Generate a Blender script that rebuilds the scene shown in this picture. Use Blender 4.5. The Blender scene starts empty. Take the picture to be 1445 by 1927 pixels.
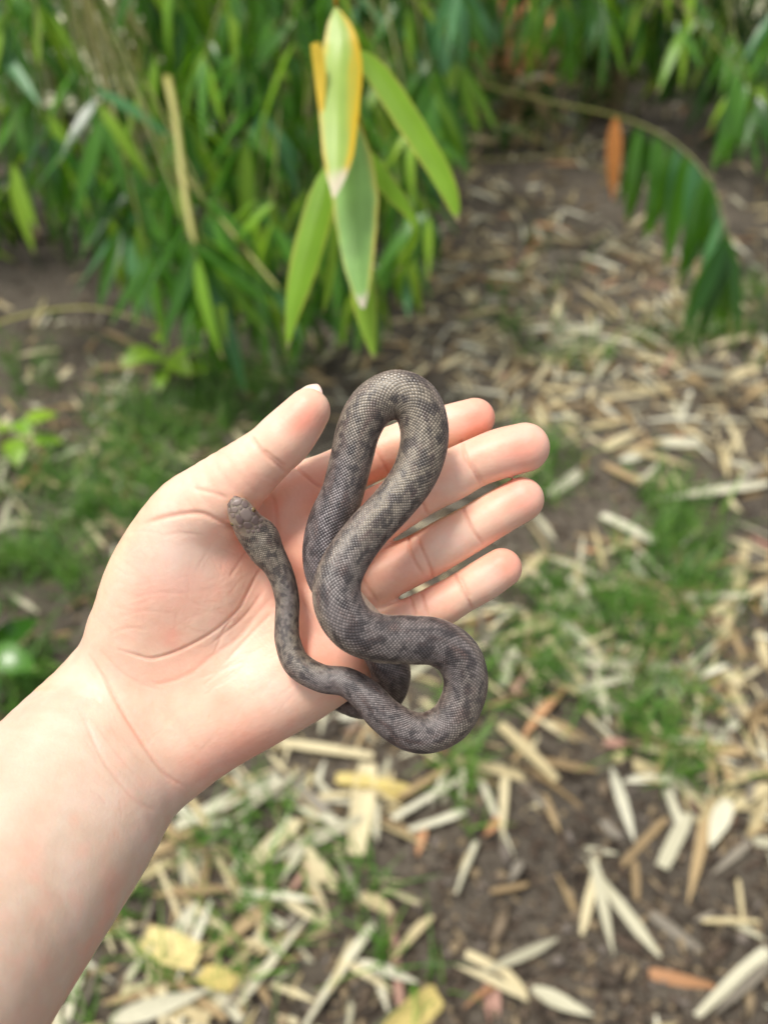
import bpy, bmesh, math, random
import numpy as np
from mathutils import Vector, Matrix, noise
from mathutils.bvhtree import BVHTree

random.seed(7)
rng = np.random.default_rng(11)
scene = bpy.context.scene
COL = scene.collection
R = math.radians

# ------------------------------------------------------------------ camera
CAM_H, PITCH, FPX = 1.20, R(45), 1500.0        # photograph pixels: 1445 x 1927
cam_data = bpy.data.cameras.new('camera')
cam = bpy.data.objects.new('camera', cam_data)
COL.objects.link(cam)
cam.location = (0, 0, CAM_H)
cam.rotation_euler = (math.pi / 2 - PITCH, 0, 0)
cam_data.sensor_fit = 'VERTICAL'
cam_data.sensor_height = 36.0
cam_data.lens = 36.0 * FPX / 1927.0
cam_data.clip_start = 0.01
cam_data.clip_end = 300
cam_data.dof.use_dof = True
cam_data.dof.focus_distance = 0.252
cam_data.dof.aperture_fstop = 6.6
scene.camera = cam
CM = Matrix.Translation((0, 0, CAM_H)) @ Matrix.Rotation(math.pi / 2 - PITCH, 4, 'X')
CMn = np.array(CM)

# ------------------------------------------------------------------ sky, sun, exposure
SUN_EL, SUN_AZ = R(72), R(-75)                  # high, from the left
world = bpy.data.worlds.new('World')
scene.world = world
world.use_nodes = True
wn, wl = world.node_tree.nodes, world.node_tree.links
bg = wn['Background']
sky = wn.new('ShaderNodeTexSky')
sky.sky_type = 'NISHITA'
sky.sun_disc = False
sky.sun_elevation = SUN_EL
sky.sun_rotation = SUN_AZ
sky.air_density, sky.dust_density, sky.ozone_density = 1.0, 2.5, 1.0
hs = wn.new('ShaderNodeHueSaturation')
hs.inputs['Saturation'].default_value = 0.22
wl.new(sky.outputs[0], hs.inputs['Color'])
wl.new(hs.outputs[0], bg.inputs['Color'])
bg.inputs['Strength'].default_value = 0.08
sun_d = bpy.data.lights.new('sun', 'SUN')
sun_d.energy = 1.5
sun_d.angle = R(14)
sun_d.color = (1.0, 0.95, 0.86)
sun = bpy.data.objects.new('sun', sun_d)
COL.objects.link(sun)
to_sun = Vector((math.cos(SUN_EL) * math.sin(SUN_AZ), math.cos(SUN_EL) * math.cos(SUN_AZ), math.sin(SUN_EL)))
sun.rotation_euler = to_sun.to_track_quat('Z', 'Y').to_euler()
sun.location = (0, 0, 5)
vs = scene.view_settings
vs.view_transform = 'Standard'
vs.look = 'None'
vs.gamma = 1
vs.exposure = 1.22
vs.use_curve_mapping = False
scene.cycles.use_denoising = True
scene.cycles.max_bounces = 8
scene.cycles.transparent_max_bounces = 8
scene.cycles.caustics_reflective = False
scene.cycles.caustics_refractive = False

# ------------------------------------------------------------------ helpers
def cam2world(P):                               # camera-space metres -> world
    P = np.asarray(P, dtype=float)
    return P @ CMn[:3, :3].T + CMn[:3, 3]

def px_depth(px, py, d):                        # photograph pixel + depth in metres -> world
    return Vector(cam2world([(px - 722.5) / FPX * d, -(py - 963.5) / FPX * d, -d]))

def px_ground(px, py, z=0.0):                   # photograph pixel -> point on the ground
    v = (py - 963.5) / FPX
    return px_depth(px, py, (CAM_H - z) / (math.sin(PITCH) + v * math.cos(PITCH)))

def tag(o, label=None, cat=None, group=None, kind=None):
    if label: o['label'] = label
    if cat: o['category'] = cat
    if group: o['group'] = group
    if kind: o['kind'] = kind
    return o

def link(name, data, parent=None, mw=None):
    o = bpy.data.objects.new(name, data)
    COL.objects.link(o)
    if parent is not None:
        o.parent = parent
    if mw is not None:
        o.matrix_local = mw
    return o

def np_mesh(name, V, F, mat=None, smooth=True, colors=None, attr='Col'):
    me = bpy.data.meshes.new(name)
    V = np.asarray(V, dtype=np.float32)
    F = np.asarray(F, dtype=np.int32)
    k = F.shape[1]
    me.vertices.add(len(V)); me.vertices.foreach_set('co', V.ravel())
    me.loops.add(F.size); me.loops.foreach_set('vertex_index', F.ravel())
    me.polygons.add(len(F))
    me.polygons.foreach_set('loop_start', np.arange(0, F.size, k, dtype=np.int32))
    if smooth:
        me.polygons.foreach_set('use_smooth', np.ones(len(F), dtype=bool))
    me.update(calc_edges=True)
    me.validate()
    if colors is not None:
        c = np.ones((len(V), 4), dtype=np.float32); c[:, :3] = colors
        a = me.color_attributes.new(attr, 'FLOAT_COLOR', 'POINT')
        a.data.foreach_set('color', c.ravel())
    if mat: me.materials.append(mat)
    return me

def lin(r, g, b):
    f = lambda c: (c / 255 / 12.92) if c <= 10 else ((c / 255 + 0.055) / 1.055) ** 2.4
    return (f(r), f(g), f(b))

def new_mat(name):
    m = bpy.data.materials.new(name)
    m.use_nodes = True
    nt = m.node_tree
    return m, nt.nodes, nt.links, nt.nodes['Principled BSDF']

def catmull(P, n):                              # dense resample through the rows of P (centripetal-free, uniform)
    P = np.asarray(P, dtype=float)
    Q = np.vstack([2 * P[0] - P[1], P, 2 * P[-1] - P[-2]])
    out = []
    for i in range(len(P) - 1):
        p0, p1, p2, p3 = Q[i:i + 4]
        t = np.linspace(0, 1, n, endpoint=False)[:, None]
        out.append(0.5 * (2 * p1 + (p2 - p0) * t + (2 * p0 - 5 * p1 + 4 * p2 - p3) * t ** 2 + (3 * p1 - p0 - 3 * p2 + p3) * t ** 3))
    out.append(P[-1:])
    return np.vstack(out)

def tube(path, radii, seg=8):                   # path (n,3), radii (n,) -> V, F (open ends closed by a cone point)
    path = np.asarray(path, dtype=float)
    n = len(path)
    T = np.gradient(path, axis=0)
    T /= np.linalg.norm(T, axis=1)[:, None] + 1e-12
    ref = np.array([0.0, 0, 1]) if abs(T[0][2]) < 0.9 else np.array([1.0, 0, 0])
    V = []
    for i in range(n):
        s = np.cross(T[i], ref); s /= np.linalg.norm(s) + 1e-12
        ref = np.cross(s, T[i])
        a = np.linspace(0, 2 * math.pi, seg, endpoint=False)
        V.append(path[i] + radii[i] * (np.cos(a)[:, None] * s + np.sin(a)[:, None] * ref))
    V = np.vstack(V)
    F = []
    for i in range(n - 1):
        for j in range(seg):
            k = (j + 1) % seg
            F.append((i * seg + j, i * seg + k, (i + 1) * seg + k, (i + 1) * seg + j))
    V = np.vstack([V, path[0], path[-1]])
    b0, b1 = n * seg, n * seg + 1
    for j in range(seg):
        k = (j + 1) % seg
        F.append((b0, k, j, j)); F.append((b1, (n - 1) * seg + j, (n - 1) * seg + k, (n - 1) * seg + k))
    return V, F

def faces_mesh(name, V, F, mat=None, smooth=True):      # mixed polygons
    me = bpy.data.meshes.new(name)
    F = [tuple(dict.fromkeys(f)) for f in F]
    me.from_pydata([tuple(map(float, v)) for v in V], [], F)
    if smooth:
        me.polygons.foreach_set('use_smooth', [True] * len(me.polygons))
    if mat: me.materials.append(mat)
    me.update()
    return me

# ================================================================== GROUND
def gz(x, y):                                   # height of the soil
    return 0.012 * noise.fractal(Vector((x * 2.3, y * 2.3, 1.7)), 1.0, 2.0, 3) + 0.004 * noise.noise(Vector((x * 11, y * 11, 4.0)))

xs = np.concatenate([[-80, -30, -12, -6], np.linspace(-3.2, 3.2, 210), [6, 12, 30, 80]])
ys = np.concatenate([[-60, -20, -6, -2], np.linspace(-0.6, 6.2, 220), [8, 12, 20, 40, 120]])
gx, gy = np.meshgrid(xs, ys)
zz = np.array([gz(a, b) if abs(a) < 4 and -1 < b < 7 else 0.0 for a, b in zip(gx.ravel(), gy.ravel())])
GV = np.stack([gx.ravel(), gy.ravel(), zz], 1)
nx, ny = len(xs), len(ys)
gi = (np.arange(ny - 1)[:, None] * nx + np.arange(nx - 1)[None, :]).ravel()
GF = np.stack([gi, gi + 1, gi + nx + 1, gi + nx], 1)
m_soil, gn, gl, gb = new_mat('soil')
gt = gn.new('ShaderNodeTexCoord')
g1 = gn.new('ShaderNodeTexNoise'); g1.inputs['Scale'].default_value = 3.0; g1.inputs['Detail'].default_value = 6
g2 = gn.new('ShaderNodeTexNoise'); g2.inputs['Scale'].default_value = 70; g2.inputs['Detail'].default_value = 8; g2.inputs['Roughness'].default_value = 0.7
gr = gn.new('ShaderNodeValToRGB')
e = gr.color_ramp.elements
e[0].position = 0.30; e[0].color = (*lin(60, 54, 46), 1); e[1].position = 0.72; e[1].color = (*lin(126, 116, 102), 1)
e2 = e.new(0.5); e2.color = (*lin(94, 85, 73), 1)
gm = gn.new('ShaderNodeMath'); gm.operation = 'MULTIPLY_ADD'; gm.inputs[1].default_value = 0.6
gm2 = gn.new('ShaderNodeMath'); gm2.operation = 'MULTIPLY'; gm2.inputs[1].default_value = 0.4
gl.new(gt.outputs['Object'], g1.inputs['Vector']); gl.new(gt.outputs['Object'], g2.inputs['Vector'])
gl.new(g1.outputs[0], gm2.inputs[0]); gl.new(g2.outputs[0], gm.inputs[0]); gl.new(gm2.outputs[0], gm.inputs[2])
gl.new(gm.outputs[0], gr.inputs[0]); gl.new(gr.outputs[0], gb.inputs['Base Color'])
gb.inputs['Roughness'].default_value = 0.95
gbm = gn.new('ShaderNodeBump'); gbm.inputs['Strength'].default_value = 0.9; gbm.inputs['Distance'].default_value = 0.012
gl.new(g2.outputs[0], gbm.inputs['Height']); gl.new(gbm.outputs[0], gb.inputs['Normal'])
ground = link('ground', np_mesh('ground', GV, GF, m_soil)); tag(ground, kind='structure')

# ground beyond the thicket: sunlit spots painted as pale noise over green
m_dapple, pn, pl, pbs = new_mat('sun_dapple_ground')
pno = pn.new('ShaderNodeTexNoise'); pno.inputs['Scale'].default_value = 14; pno.inputs['Detail'].default_value = 6
ptc = pn.new('ShaderNodeTexCoord'); pl.new(ptc.outputs['Object'], pno.inputs['Vector'])
prp = pn.new('ShaderNodeValToRGB'); prp.color_ramp.elements[0].position = .47; prp.color_ramp.elements[1].position = .6
prp.color_ramp.elements[0].color = (*lin(66, 84, 34), 1); prp.color_ramp.elements[1].color = (*lin(240, 232, 200), 1)
pl.new(pno.outputs[0], prp.inputs[0]); pl.new(prp.outputs[0], pbs.inputs['Base Color']); pbs.inputs['Roughness'].default_value = .9
for x0, x1, y0, y1 in ((-9, -1.0, 3.5, 9.0), (1.9, 9.0, 5.0, 9.0)):
    pv_ = [(x, y, 0.03) for y in (y0, y1) for x in np.linspace(x0, x1, 9)]
    path = link('path', np_mesh('path', pv_, [(i, i + 1, i + 10, i + 9) for i in range(8)], m_dapple)); tag(path, kind='structure')  # far ground patches added for their painted bright spots

# ------------------------------------------------------------------ leaf shapes
def leaf_geo(L, W, droop, fold, twist, nseg=8, blunt=0.0, wob=0.0, seed=0, base_w=0.25, cols=2):
    """blade along +Y from the origin, face up +Z, curving down; returns V, F, t of every vertex"""
    rr = random.Random(seed)
    V, F, tt = [], [], []
    y = z = 0.0; ang = 0.0
    nc = 2 * cols + 1
    for i in range(nseg + 1):
        t = i / nseg
        w = W * 0.5 * (base_w + (1 - base_w) * min(1, (t / 0.28)) ** 0.6) * (1 - max(0, (t - 0.30) / 0.70) ** 2.0 * (1 - blunt))
        if t > 0.93 and blunt < 0.3: w *= 0.55 if t < 0.999 else 0.0
        w = max(w, W * 0.012)
        w *= 1 + wob * (rr.random() - 0.5)
        a = twist * t
        for j in range(nc):
            u = (j / cols - 1)
            lx, lz = u * w, abs(u) ** 1.3 * w * fold
            V.append((lx * math.cos(a) - lz * math.sin(a), y, z + lx * math.sin(a) + lz * math.cos(a)))
            tt.append((u, t))
        ds = L / nseg
        ang -= droop / nseg
        y += ds * math.cos(ang); z += ds * math.sin(ang)
    for i in range(nseg):
        for j in range(nc - 1):
            k = i * nc + j
            F.append((k, k + 1, k + nc + 1, k + nc))
    return np.array(V), np.array(F), np.array(tt)

def put_uv(me, F, tt):
    uvl = me.uv_layers.new(name='UVMap')
    uvl.data.foreach_set('uv', np.stack([tt[F.ravel(), 0] * 0.5 + 0.5, tt[F.ravel(), 1]], 1).astype(np.float32).ravel())

def leaf_material(name, c_lo, c_hi, rough=0.35, transl=0.3, c_tr=None, stripe=0.12, edge=None, tip=None, spec=0.5):
    m, n, l, b = new_mat(name)
    oi = n.new('ShaderNodeObjectInfo'); uv_ = n.new('ShaderNodeUVMap'); uv_.uv_map = 'UVMap'
    sep = n.new('ShaderNodeSeparateXYZ'); l.new(uv_.outputs[0], sep.inputs[0])
    mix = n.new('ShaderNodeMix'); mix.data_type = 'RGBA'
    mix.inputs[6].default_value = (*c_lo, 1); mix.inputs[7].default_value = (*c_hi, 1)
    l.new(oi.outputs['Random'], mix.inputs[0])
    # fine parallel veins and blotches
    tx = n.new('ShaderNodeTexCoord'); mp = n.new('ShaderNodeMapping'); mp.inputs['Scale'].default_value = (1, 0.06, 1)
    l.new(uv_.outputs[0], mp.inputs[0])
    ns = n.new('ShaderNodeTexNoise'); ns.inputs['Scale'].default_value = 26; ns.inputs['Detail'].default_value = 3
    l.new(mp.outputs[0], ns.inputs['Vector'])
    nb_ = n.new('ShaderNodeTexNoise'); nb_.inputs['Scale'].default_value = 45; nb_.inputs['Detail'].default_value = 3
    l.new(tx.outputs['Object'], nb_.inputs['Vector'])
    ad = n.new('ShaderNodeMath'); ad.operation = 'ADD'; l.new(ns.outputs[0], ad.inputs[0]); l.new(nb_.outputs[0], ad.inputs[1])
    mr = n.new('ShaderNodeMapRange'); mr.inputs['From Min'].default_value = 0.65; mr.inputs['From Max'].default_value = 1.35
    mr.inputs['To Min'].default_value = 1 - stripe * 2; mr.inputs['To Max'].default_value = 1 + stripe * 2
    l.new(ad.outputs[0], mr.inputs['Value'])
    mul = n.new('ShaderNodeMix'); mul.data_type = 'RGBA'; mul.blend_type = 'MULTIPLY'; mul.inputs[0].default_value = 1
    l.new(mix.outputs[2], mul.inputs[6]); l.new(mr.outputs[0], mul.inputs[7])
    col = mul.outputs[2]
    if edge is not None:                         # discoloured margins
        ab = n.new('ShaderNodeMath'); ab.operation = 'SUBTRACT'; ab.inputs[1].default_value = edge[3] if len(edge) > 3 else 0.5; l.new(sep.outputs[0], ab.inputs[0])
        ab2 = n.new('ShaderNodeMath'); ab2.operation = 'ABSOLUTE'; l.new(ab.outputs[0], ab2.inputs[0])
        wv = n.new('ShaderNodeTexNoise'); wv.inputs['Scale'].default_value = 3.2; wv.inputs['Detail'].default_value = 4; l.new(uv_.outputs[0], wv.inputs['Vector'])
        a3 = n.new('ShaderNodeMath'); a3.operation = 'MULTIPLY_ADD'; a3.inputs[1].default_value = 0.45; l.new(wv.outputs[0], a3.inputs[0]); l.new(ab2.outputs[0], a3.inputs[2])
        er = n.new('ShaderNodeMapRange'); er.inputs['From Min'].default_value = edge[1]; er.inputs['From Max'].default_value = edge[2]; l.new(a3.outputs[0], er.inputs['Value'])
        mk = n.new('ShaderNodeMix'); mk.data_type = 'RGBA'; mk.inputs[7].default_value = (*edge[0], 1)
        l.new(er.outputs[0], mk.inputs[0]); l.new(col, mk.inputs[6]); col = mk.outputs[2]
    if tip is not None:                          # withered tip
        tr_ = n.new('ShaderNodeMapRange'); tr_.inputs['From Min'].default_value = tip[1]; tr_.inputs['From Max'].default_value = tip[2]
        wv2 = n.new('ShaderNodeMath'); wv2.operation = 'MULTIPLY_ADD'; wv2.inputs[1].default_value = 0.30
        l.new(nb_.outputs[0], wv2.inputs[0]); l.new(sep.outputs[1], wv2.inputs[2]); l.new(wv2.outputs[0], tr_.inputs['Value'])
        mk = n.new('ShaderNodeMix'); mk.data_type = 'RGBA'; mk.inputs[7].default_value = (*tip[0], 1)
        l.new(tr_.outputs[0], mk.inputs[0]); l.new(col, mk.inputs[6]); col = mk.outputs[2]
    l.new(col, b.inputs['Base Color'])
    b.inputs['Roughness'].default_value = rough
    b.inputs['Specular IOR Level'].default_value = spec
    bpn = n.new('ShaderNodeBump'); bpn.inputs['Strength'].default_value = 0.25; bpn.inputs['Distance'].default_value = 0.001
    l.new(ns.outputs[0], bpn.inputs['Height']); l.new(bpn.outputs[0], b.inputs['Normal'])
    if transl > 0:
        td = n.new('ShaderNodeBsdfTranslucent')
        if c_tr is not None:
            tm = n.new('ShaderNodeMix'); tm.data_type = 'RGBA'; tm.inputs[0].default_value = 0.55
            l.new(col, tm.inputs[6]); tm.inputs[7].default_value = (*c_tr, 1); l.new(tm.outputs[2], td.inputs[0])
        else: l.new(col, td.inputs[0])
        ms = n.new('ShaderNodeMixShader'); ms.inputs[0].default_value = transl
        l.new(b.outputs[0], ms.inputs[1]); l.new(td.outputs[0], ms.inputs[2])
        l.new(ms.outputs[0], n['Material Output'].inputs['Surface'])
    return m

m_leaf = leaf_material('bamboo_leaf', lin(28, 74, 14), lin(96, 152, 50), 0.24, 0.36, lin(140, 200, 20), tip=(lin(190, 170, 130), 1.08, 1.14))
m_leaf_y = leaf_material('bamboo_leaf_bright', lin(112, 162, 30), lin(160, 196, 56), 0.4, 0.35, lin(150, 190, 50), tip=(lin(205, 185, 140), 1.04, 1.12))
m_leaf_b = leaf_material('bamboo_leaf_bluish', lin(70, 126, 74), lin(116, 170, 114), 0.3, 0.35, lin(120, 180, 70), tip=(lin(200, 185, 150), 1.1, 1.15))
m_leaf_dead = leaf_material('dead_leaf', lin(224, 146, 76), lin(232, 160, 96), 0.7, 0.4)
m_cane, cn, cl_, cb2 = new_mat('cane')
coi = cn.new('ShaderNodeObjectInfo'); crp = cn.new('ShaderNodeValToRGB')
crp.color_ramp.elements[0].color = (*lin(92, 104, 50), 1); crp.color_ramp.elements[1].color = (*lin(158, 150, 86), 1)
cno = cn.new('ShaderNodeTexNoise'); cno.inputs['Scale'].default_value = 12; ctx = cn.new('ShaderNodeTexCoord'); cl_.new(ctx.outputs['Object'], cno.inputs['Vector'])
cmx = cn.new('ShaderNodeMath'); cmx.operation = 'MULTIPLY_ADD'; cmx.inputs[1].default_value = 0.6
cl_.new(cno.outputs[0], cmx.inputs[0]); cms = cn.new('ShaderNodeMath'); cms.operation = 'MULTIPLY'; cms.inputs[1].default_value = .45
cl_.new(coi.outputs['Random'], cms.inputs[0]); cl_.new(cms.outputs[0], cmx.inputs[2]); cl_.new(cmx.outputs[0], crp.inputs[0])
cl_.new(crp.outputs[0], cb2.inputs['Base Color']); cb2.inputs['Roughness'].default_value = .45
m_culm = m_cane.copy(); m_culm.name = 'old_culm'
for nd in m_culm.node_tree.nodes:
    if nd.type == 'VALTORGB':
        nd.color_ramp.elements[0].color = (*lin(78, 72, 48), 1); nd.color_ramp.elements[1].color = (*lin(150, 132, 98), 1)
m_ystem = m_cane.copy(); m_ystem.name = 'yellow_stem'
for nd in m_ystem.node_tree.nodes:
    if nd.type == 'VALTORGB':
        nd.color_ramp.elements[0].color = (*lin(128, 130, 44), 1); nd.color_ramp.elements[1].color = (*lin(190, 182, 110), 1)

LV = []
for k in range(10):
    V, F, tt = leaf_geo(1.0, random.uniform(0.115, 0.165), random.uniform(0.1, 1.2), random.uniform(0.05, 0.3), random.uniform(-0.6, 0.6), nseg=8, seed=k)
    me = np_mesh('leaf', V, F, m_leaf); put_uv(me, F, tt)
    me2 = me.copy(); me2.materials.clear(); me2.materials.append(m_leaf_y)
    me3 = me.copy(); me3.materials.clear(); me3.materials.append(m_leaf_b)
    LV.append((me, me2, me3))

def frame_mat(p, d, roll=0.0, scale=1.0):       # +Y along d, +Z as far up as possible, then rolled
    d = Vector(d).normalized()
    ref = Vector((0, 0, 1)) if abs(d.z) < 0.93 else Vector((0, -1, 0.2))
    x = d.cross(ref).normalized(); z = x.cross(d)
    M3 = Matrix((x, d, z)).transposed() @ Matrix.Rotation(roll, 3, 'Y')
    return Matrix.Translation(p) @ M3.to_4x4() @ Matrix.Scale(scale, 4)

def branch_path(a, b, sag=0.25, n=9):
    a, b = Vector(a), Vector(b)
    c = (a + b) / 2 + Vector((0, 0, sag * (a - b).length))
    return [tuple((1 - t) ** 2 * a + 2 * t * (1 - t) * c + t * t * b) for t in np.linspace(0, 1, n)]

def add_leaves(branch, pts, n, length, hang=0.7, bright=0.22, spread=1.25):
    """leaves in the last stretch of a twig, fanned and hanging"""
    end = Vector(pts[-1]); prev = Vector(pts[-3])
    fwd = (end - prev).normalized()
    right = fwd.cross(Vector((0, 0, 1)))
    right = right.normalized() if right.length > 0.05 else Vector((1, 0, 0))
    tint = random.choice((0, 0, 0, .5))
    for k in range(n):
        s = (k / max(1, n - 1) - 0.5) * 2
        back = random.uniform(0, 0.10) * abs(s)
        p = end - fwd * back * 0.8
        d = fwd * (0.9 - 0.5 * abs(s)) + right * (s * spread + random.uniform(-.2, .2)) + Vector((random.uniform(-.25, .25), random.uniform(-.75, 0), -hang * random.uniform(.5, 1.5)))
        me = random.choice(LV)[1 if random.random() < bright else (2 if random.random() < tint else 0)]
        o = bpy.data.objects.new('leaf', me); COL.objects.link(o); o.parent = branch
        o.matrix_local = frame_mat(p - branch.matrix_world.translation if False else p - Vector(branch['_o']), d, random.uniform(-0.55, 0.55), length * random.uniform(0.75, 1.2))

def make_branch(cane, pts, r0, r1, mat, name='branch'):
    o0 = Vector(pts[0])
    V, F = tube(np.array([Vector(p) - o0 for p in pts]), np.linspace(r0, r1, len(pts)), 6)
    o = link(name, faces_mesh(name, V, F, mat), cane)
    o.location = o0 - cane.location
    o['_o'] = tuple(o0)
    return o

def make_cane(base, top, r, label, group=None, mat=None, nodes=8):
    base, top = Vector(base), Vector(top)
    root = link('bamboo_plant', None); root.location = base
    tag(root, label, 'bamboo', group)
    n = nodes * 4 + 1
    P, rr_ = [], []
    for i in range(n):
        t = i / (n - 1)
        p = (top - base) * t
        p = p + Vector((0.05 * math.sin(2.2 * t), 0.06 * math.sin(1.6 * t + 1) - 0.06 * math.sin(1), 0)) * (top - base).length * 0.3
        P.append(p); rr_.append(r * (1 - 0.35 * t) * (1.14 if i % 4 == 0 else (0.97 if i % 4 == 1 else 1.0)))
    V, F = tube(np.array(P), rr_, 10)
    link('culm', faces_mesh('culm', V, F, mat or m_cane), root)
    root['_pts'] = [c for p in P for c in (p + base)]
    return root

def cane_at(root, z):
    a = np.array(root['_pts']).reshape(-1, 3)
    return Vector(a[int(np.argmin(np.abs(a[:, 2] - z)))])

# ------------------------------------------------------------------ bamboo thicket
canes = []
CANE_POS = [(-1.75, 2.75), (-1.35, 2.35), (-1.02, 2.7), (-0.72, 2.30), (-0.45, 2.65), (-0.18, 2.45), (0.10, 2.85), (-1.55, 3.2), (-0.6, 3.3), (0.35, 3.35), (0.95, 3.6), (1.75, 3.5), (2.2, 3.0), (1.35, 3.9)]
for i, (x, y) in enumerate(CANE_POS):
    canes.append(make_cane((x, y, gz(x, y) - 0.03), (x + random.uniform(-.15, .15), y - random.uniform(.0, .35), 2.5), random.uniform(0.010, 0.017),
                 'slender green bamboo plant with drooping leafy twigs in the thicket', 'bamboo plants in the thicket'))
def nearest_cane(p):
    return min(canes, key=lambda c: (c.location.x - p.x) ** 2 + 0.5 * (c.location.y - p.y) ** 2)

def lower_edge(px):                             # where the hanging foliage ends, photograph pixels
    return float(np.interp(px, [-200, 0, 180, 300, 360, 520, 600, 760, 850, 900, 1000, 1300, 1360, 1445, 1650], [520, 500, 520, 640, 740, 730, 690, 650, 480, 120, 130, 180, 300, 340, 360]))

TWIGS = []
for k in range(1500):
    px, py = random.uniform(-160, 1600), random.uniform(-180, 640)
    le = lower_edge(px)
    if py > le - 110: continue
    
    if px < 250 and py < 230 and random.random() < .62: continue
    D = random.uniform(1.5, 2.4) if px < 880 else random.uniform(2.0, 3.1)
    if any((px - a) ** 2 + (py - b) ** 2 < (38 + 10 * (D > 2)) ** 2 and abs(D - d) < 0.45 for a, b, d in TWIGS): continue
    TWIGS.append((px, py, D))
    if len(TWIGS) >= 235: break
# clusters that stand out in the photograph
TWIGS += [(372, 488, 1.45), (395, 490, 1.5), (560, 470, 1.7), (640, 500, 1.75), (480, 400, 1.6), (700, 560, 1.8), (250, 350, 1.6), (1080, 20, 2.2), (1290, 60, 2.0), (1400, 130, 1.9), (1430, 190, 1.85), (1000, 10, 2.1), (320, 350, 1.55), (760, 470, 1.75)]
for px, py, D in TWIGS:
    e_ = px_depth(px, py, D)
    c = nearest_cane(e_)
    a = cane_at(c, min(2.4, e_.z + random.uniform(0.15, 0.5)))
    pts = branch_path(a, e_, random.uniform(0.12, 0.3))
    b = make_branch(c, pts, 0.0032, 0.0012, m_cane)
    add_leaves(b, pts, random.randint(6, 9), random.uniform(0.13, 0.195), hang=random.uniform(0.4, 1.2))

# the arching branch over the litter, with one orange dead leaf
arch = make_cane(px_ground(905, 210) + Vector((0, 0, -0.03)), px_ground(905, 210) + Vector((-0.25, 0.1, 1.9)), 0.012, 'bamboo plant whose thin branch arches over the litter with an orange dead leaf')
def pxpath(lst):
    return [tuple(p) for p in catmull([px_depth(*q) for q in lst], 5)]
ab = make_branch(arch, [tuple(cane_at(arch, 0.42))] + pxpath([(905, 160, 2.35), (1050, 195, 2.1), (1170, 222, 1.92), (1270, 270, 1.82), (1340, 350, 1.76), (1370, 450, 1.72)]), 0.0042, 0.0014, m_cane)
def hang_leaf(branch, p, L, d, roll=0.0, mesh=None):
    o = bpy.data.objects.new('leaf', mesh or random.choice(LV)[random.choice((0, 0, 2))]); COL.objects.link(o); o.parent = branch
    o.matrix_local = frame_mat(Vector(p) - Vector(branch['_o']), d, roll, L)
    return o
V, F, tt = leaf_geo(1.0, 0.2, 0.25, 0.3, 0.3, seed=5); dead_me = np_mesh('leaf', V, F, m_leaf_dead); put_uv(dead_me, F, tt)
o = hang_leaf(ab, px_depth(1158, 222, 1.93), 0.19, (0.03, -0.5, -1), 0.5, dead_me); o['label'] = 'orange dead leaf hanging straight down'
for px, py, L, dx in [(1195, 235, .15, .0), (1215, 245, .17, .1), (1245, 260, .18, -.05), (1262, 268, .19, .12), (1290, 290, .2, .0), (1310, 312, .19, .25), (1325, 330, .2, -.1), (1340, 350, .18, .35), (1350, 385, .19, .1), (1358, 410, .18, -.25),
                      (1368, 445, .17, -.4), (1370, 450, .19, -.15), (1370, 450, .2, .05), (1370, 450, .18, .3), (1370, 452, .17, .55), (1300, 300, .15, .6), (1225, 250, .14, .35), (1205, 240, .17, -.1), (1232, 252, .18, .05), (1275, 280, .19, .05), (1300, 305, .2, .1), (1335, 340, .19, .15), (1345, 365, .2, -.05), (1362, 425, .19, .15), (1370, 450, .18, -.6), (1366, 440, .2, .2)]:
    hang_leaf(ab, px_depth(px, py, float(np.interp(px, [1195, 1370], [1.9, 1.72]))), L * 1.3, (dx, random.uniform(-.7, -.2), -1), random.uniform(-.6, .6))
# thin bare twigs low over the ground
for lst in ([(820, 290, 2.5), (950, 300, 2.4), (1130, 275, 2.3)], [(760, 170, 2.6), (960, 240, 2.5), (1150, 330, 2.3)]):
    make_branch(arch, pxpath(lst), 0.0022, 0.001, m_ystem)

# the cut yellow-green stem and its neighbours
p0_ = px_ground(300, 560)
cut = make_cane(p0_ + Vector((0, 0.25, -0.03)), p0_ + Vector((-0.1, 0.5, 1.6)), 0.011, 'bamboo plant with a cut yellow stem end and bare tan twigs', mat=m_ystem)
b = make_branch(cut, pxpath([(316, 148, 1.62), (332, 230, 1.58), (346, 350, 1.53), (358, 420, 1.5), (370, 482, 1.47)]), 0.0095, 0.006, m_ystem)
pts = pxpath([(358, 420, 1.5), (366, 455, 1.48), (372, 490, 1.46)])
for dx, L in ((-.5, .17), (-.3, .2), (-.12, .2), (.0, .23), (.12, .22), (.25, .23), (.4, .24), (.6, .2)):
    hang_leaf(b, pts[-1], L * 1.15, (dx, random.uniform(-.6, -.1), -1), random.uniform(-.8, .8))
b = make_branch(cut, pxpath([(285, 200, 1.72), (335, 310, 1.66), (430, 430, 1.6), (470, 480, 1.58), (525, 545, 1.55)]), 0.0052, 0.003, m_ystem)
pts = pxpath([(430, 430, 1.6), (480, 490, 1.58)])
for dx, L in ((-.1, .18), (.3, .2), (.6, .17), (.1, .2)):
    hang_leaf(b, pts[-1], L * 1.15, (dx, random.uniform(-.6, -.1), -1), random.uniform(-.8, .8))
make_branch(cut, pxpath([(-40, 620, 1.8), (60, 590, 1.75), (180, 580, 1.72), (300, 615, 1.7)]), 0.003, 0.002, m_ystem)

# thick culms at the back
for px, r in ((1112, 0.032), (1152, 0.036)):
    p = px_ground(px, 222)
    make_cane(p + Vector((0, 0, -.03)), p + Vector((0.02, 0.1, 2.6)), r, 'thick tan bamboo culm standing bare at the back of the litter', 'thick bare culms', m_culm, 9)

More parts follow.
